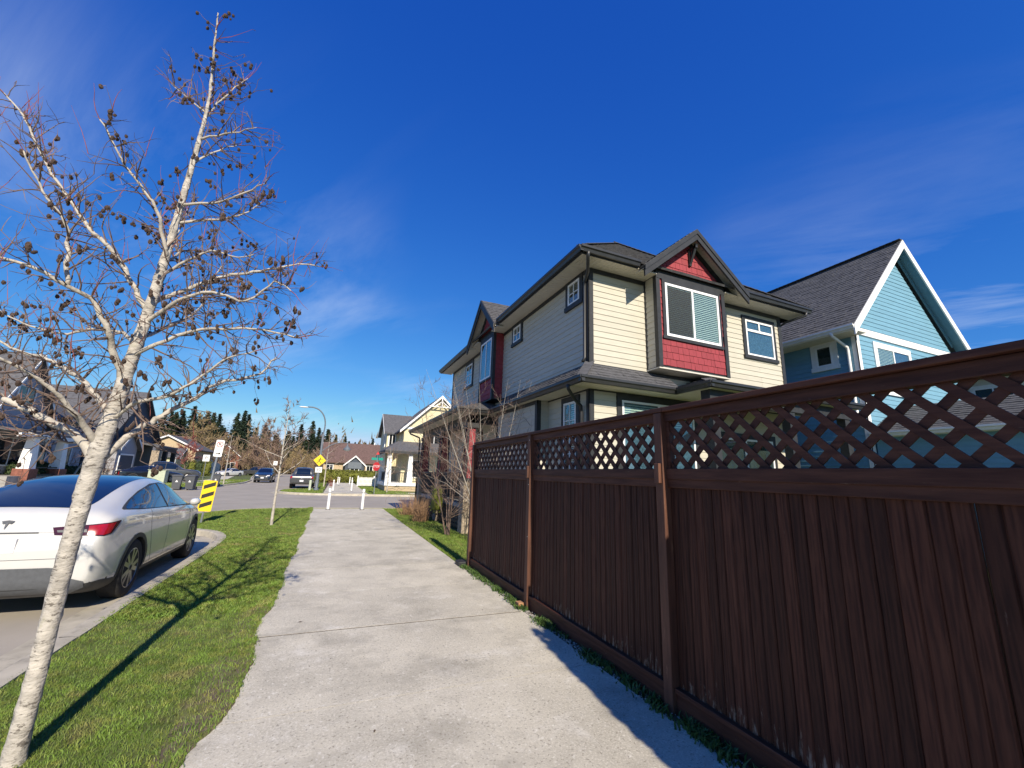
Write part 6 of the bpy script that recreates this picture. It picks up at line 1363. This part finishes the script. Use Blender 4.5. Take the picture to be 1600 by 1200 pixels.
# --- grey house on the left with white columns
H6 = thing('lavender_grey_house', 'grey two-storey house with white tapered porch columns across the road', 'house', (-25,40,0))
gable_block(H6, -31,-20.2,33,49,5.0,'y',4.2,'greysiding','greyroof',.5)
gable_block(H6, -26,-19.6,35.6,41.9,4.3,'x',4.3,'greysiding','greyroof',.45)
F6 = Frame((-20.2,0,0),(0,1,0),(0,0,1),(1,0,0)); F6g = Frame((-19.6,0,0),(0,1,0),(0,0,1),(1,0,0))
win(H6,F6g,37.9,4.9,39.6,6.4,nb=1); win(H6,F6,43.0,.9,43.8,3.2,nb=0); win(H6,F6,45.4,1.0,47.2,2.6,nb=1); win(H6,F6g,37.4,1.2,40.0,2.9,nb=1)
m = MB(); fbox(m,F6,41.95,3.9,42.5,5.1,.0,.08); m.build('cedar_panel','cedar',H6); m = MB(); fbox(m,F6,41.83,3.6,41.95,5.1,0,.1); fbox(m,F6,42.5,3.6,42.62,5.1,0,.1); build_split(m,'panel_trim','white',H6)
m = MB(); m.prism([(-19.6,35.4,3.5),(-17.7,35.4,3.2),(-17.7,42.1,3.2),(-19.6,42.1,3.5)], (0,0,.16)); m.build('porch_roof','greyroof',H6); m = MB(); m.box(-17.8,35.4,2.95,-17.6,42.1,3.2); m.build('porch_beam','white',H6); m = MB(); m.box(-19.6,35.6,-.1,-17.8,41.9,.55); m.build('porch_floor','foundation',H6)
for y in (37.3,40.6):
    m = MB(); m.add([(-18.2,y-.36,1.0),(-17.6,y-.36,1.0),(-17.6,y+.36,1.0),(-18.2,y+.36,1.0),(-18.1,y-.24,2.95),(-17.7,y-.24,2.95),(-17.7,y+.24,2.95),(-18.1,y+.24,2.95)], [(0,3,2,1),(4,5,6,7),(0,1,5,4),(1,2,6,5),(2,3,7,6),(3,0,4,7)]); m.build('porch_column','white',H6); m = MB(); m.box(-18.3,y-.45,-.1,-17.5,y+.45,1.0); m.build('column_base','brick',H6)
m = MB(); m.box(-17.75,37.7,1.05,-17.68,40.2,1.12); m.box(-17.75,37.7,.60,-17.68,40.2,.66); build_split(m,'porch_rail','black',H6)
# --- dark house with a stone column
H7 = thing('dark_grey_house', 'dark blue-grey house with black porch posts and a stone column', 'house', (-23,57,0))
gable_block(H7, -29,-19.2,50.5,61.5,4.3,'x',4.6,'darksiding','greyroof',.5,'black')
gable_block(H7, -24,-18.6,51.2,55.5,3.1,'x',1.6,'greysiding','greyroof',.4,'white')
F7 = Frame((-18.6,0,0),(0,1,0),(0,0,1),(1,0,0)); m = MB(); fbox(m,F7,51.9,.0,54.8,2.3,.0,.05); m.build('garage_door','darksiding',H7); m = MB(); fbox(m,F7,51.75,0,51.9,2.45,0,.08); fbox(m,F7,54.8,0,54.95,2.45,0,.08); fbox(m,F7,51.75,2.3,54.95,2.45,0,.081); m.build('garage_trim','white',H7)
m = MB(); m.prism([(-19.2,55.8,3.7),(-16.9,55.8,3.3),(-16.9,61.8,3.3),(-19.2,61.8,3.7)], (0,0,.18)); m.build('porch_roof','greyroof',H7); m = MB(); m.box(-17.2,55.9,2.95,-16.95,61.7,3.3); m.build('porch_beam','black',H7)
for y in (58.6,61.4):
    m = MB(); m.box(-17.3,y-.22,-.1,-16.9,y+.22,2.95); m.build('porch_post','black',H7)
m = MB(); m.box(-17.45,55.8,-.1,-16.8,56.6,2.95); m.build('stone_column','stone',H7)
# --- tan house, red brick house and a brown-roofed house farther up the road
H8 = thing('tan_house', 'tan house with grey hip roof and pale porch behind cedar shrubs', 'house', (-24,90,0))
gable_block(H8, -29,-21,86,97,4.2,'y',2.0,'tan','greyroof',.5); gable_block(H8, -27.5,-22.5,83,87,2.9,'x',1.2,'cream','greyroof',.5)
F8 = Frame((0,83,0),(1,0,0),(0,0,1),(0,-1,0)); win(H8,F8,-26.4,1.0,-24.2,2.3,nb=2); win(H8,Frame((0,86,0),(1,0,0),(0,0,1),(0,-1,0)),-27.4,3.4,-26,4.4)
for x in (-27.4,-22.7):
    m = MB(); m.box(x-.18,82.3,0,x+.18,82.66,2.7); m.build('porch_post','white',H8)
H9 = thing('brick_house', 'red brick gabled house with dark roof at the bend of the road', 'house', (-27.5,145,0))
gable_block(H9, -31,-24,141,150,4.6,'y',3.0,'brick','shingle_brown',.5); F9 = Frame((0,141,0),(1,0,0),(0,0,1),(0,-1,0)); win(H9,F9,-29.3,3.4,-26,4.8,nb=3); win(H9,F9,-30.3,.9,-28.2,2.6,nb=2); win(H9,F9,-26.8,.9,-24.8,2.6,nb=1)
H10 = thing('brown_house', 'pale-walled house with a brown roof beyond the tan house', 'house', (-30,112,0))
gable_block(H10, -36,-24,108,120,4.6,'x',3.0,'soffit','shingle_brown',.5); F10 = Frame((0,108,0),(1,0,0),(0,0,1),(0,-1,0)); win(H10,F10,-34,3.0,-31.6,4.2,nb=1); win(H10,F10,-29,3.0,-26,4.2,nb=2); win(H10,F10,-33,.8,-29,2.2,nb=2)
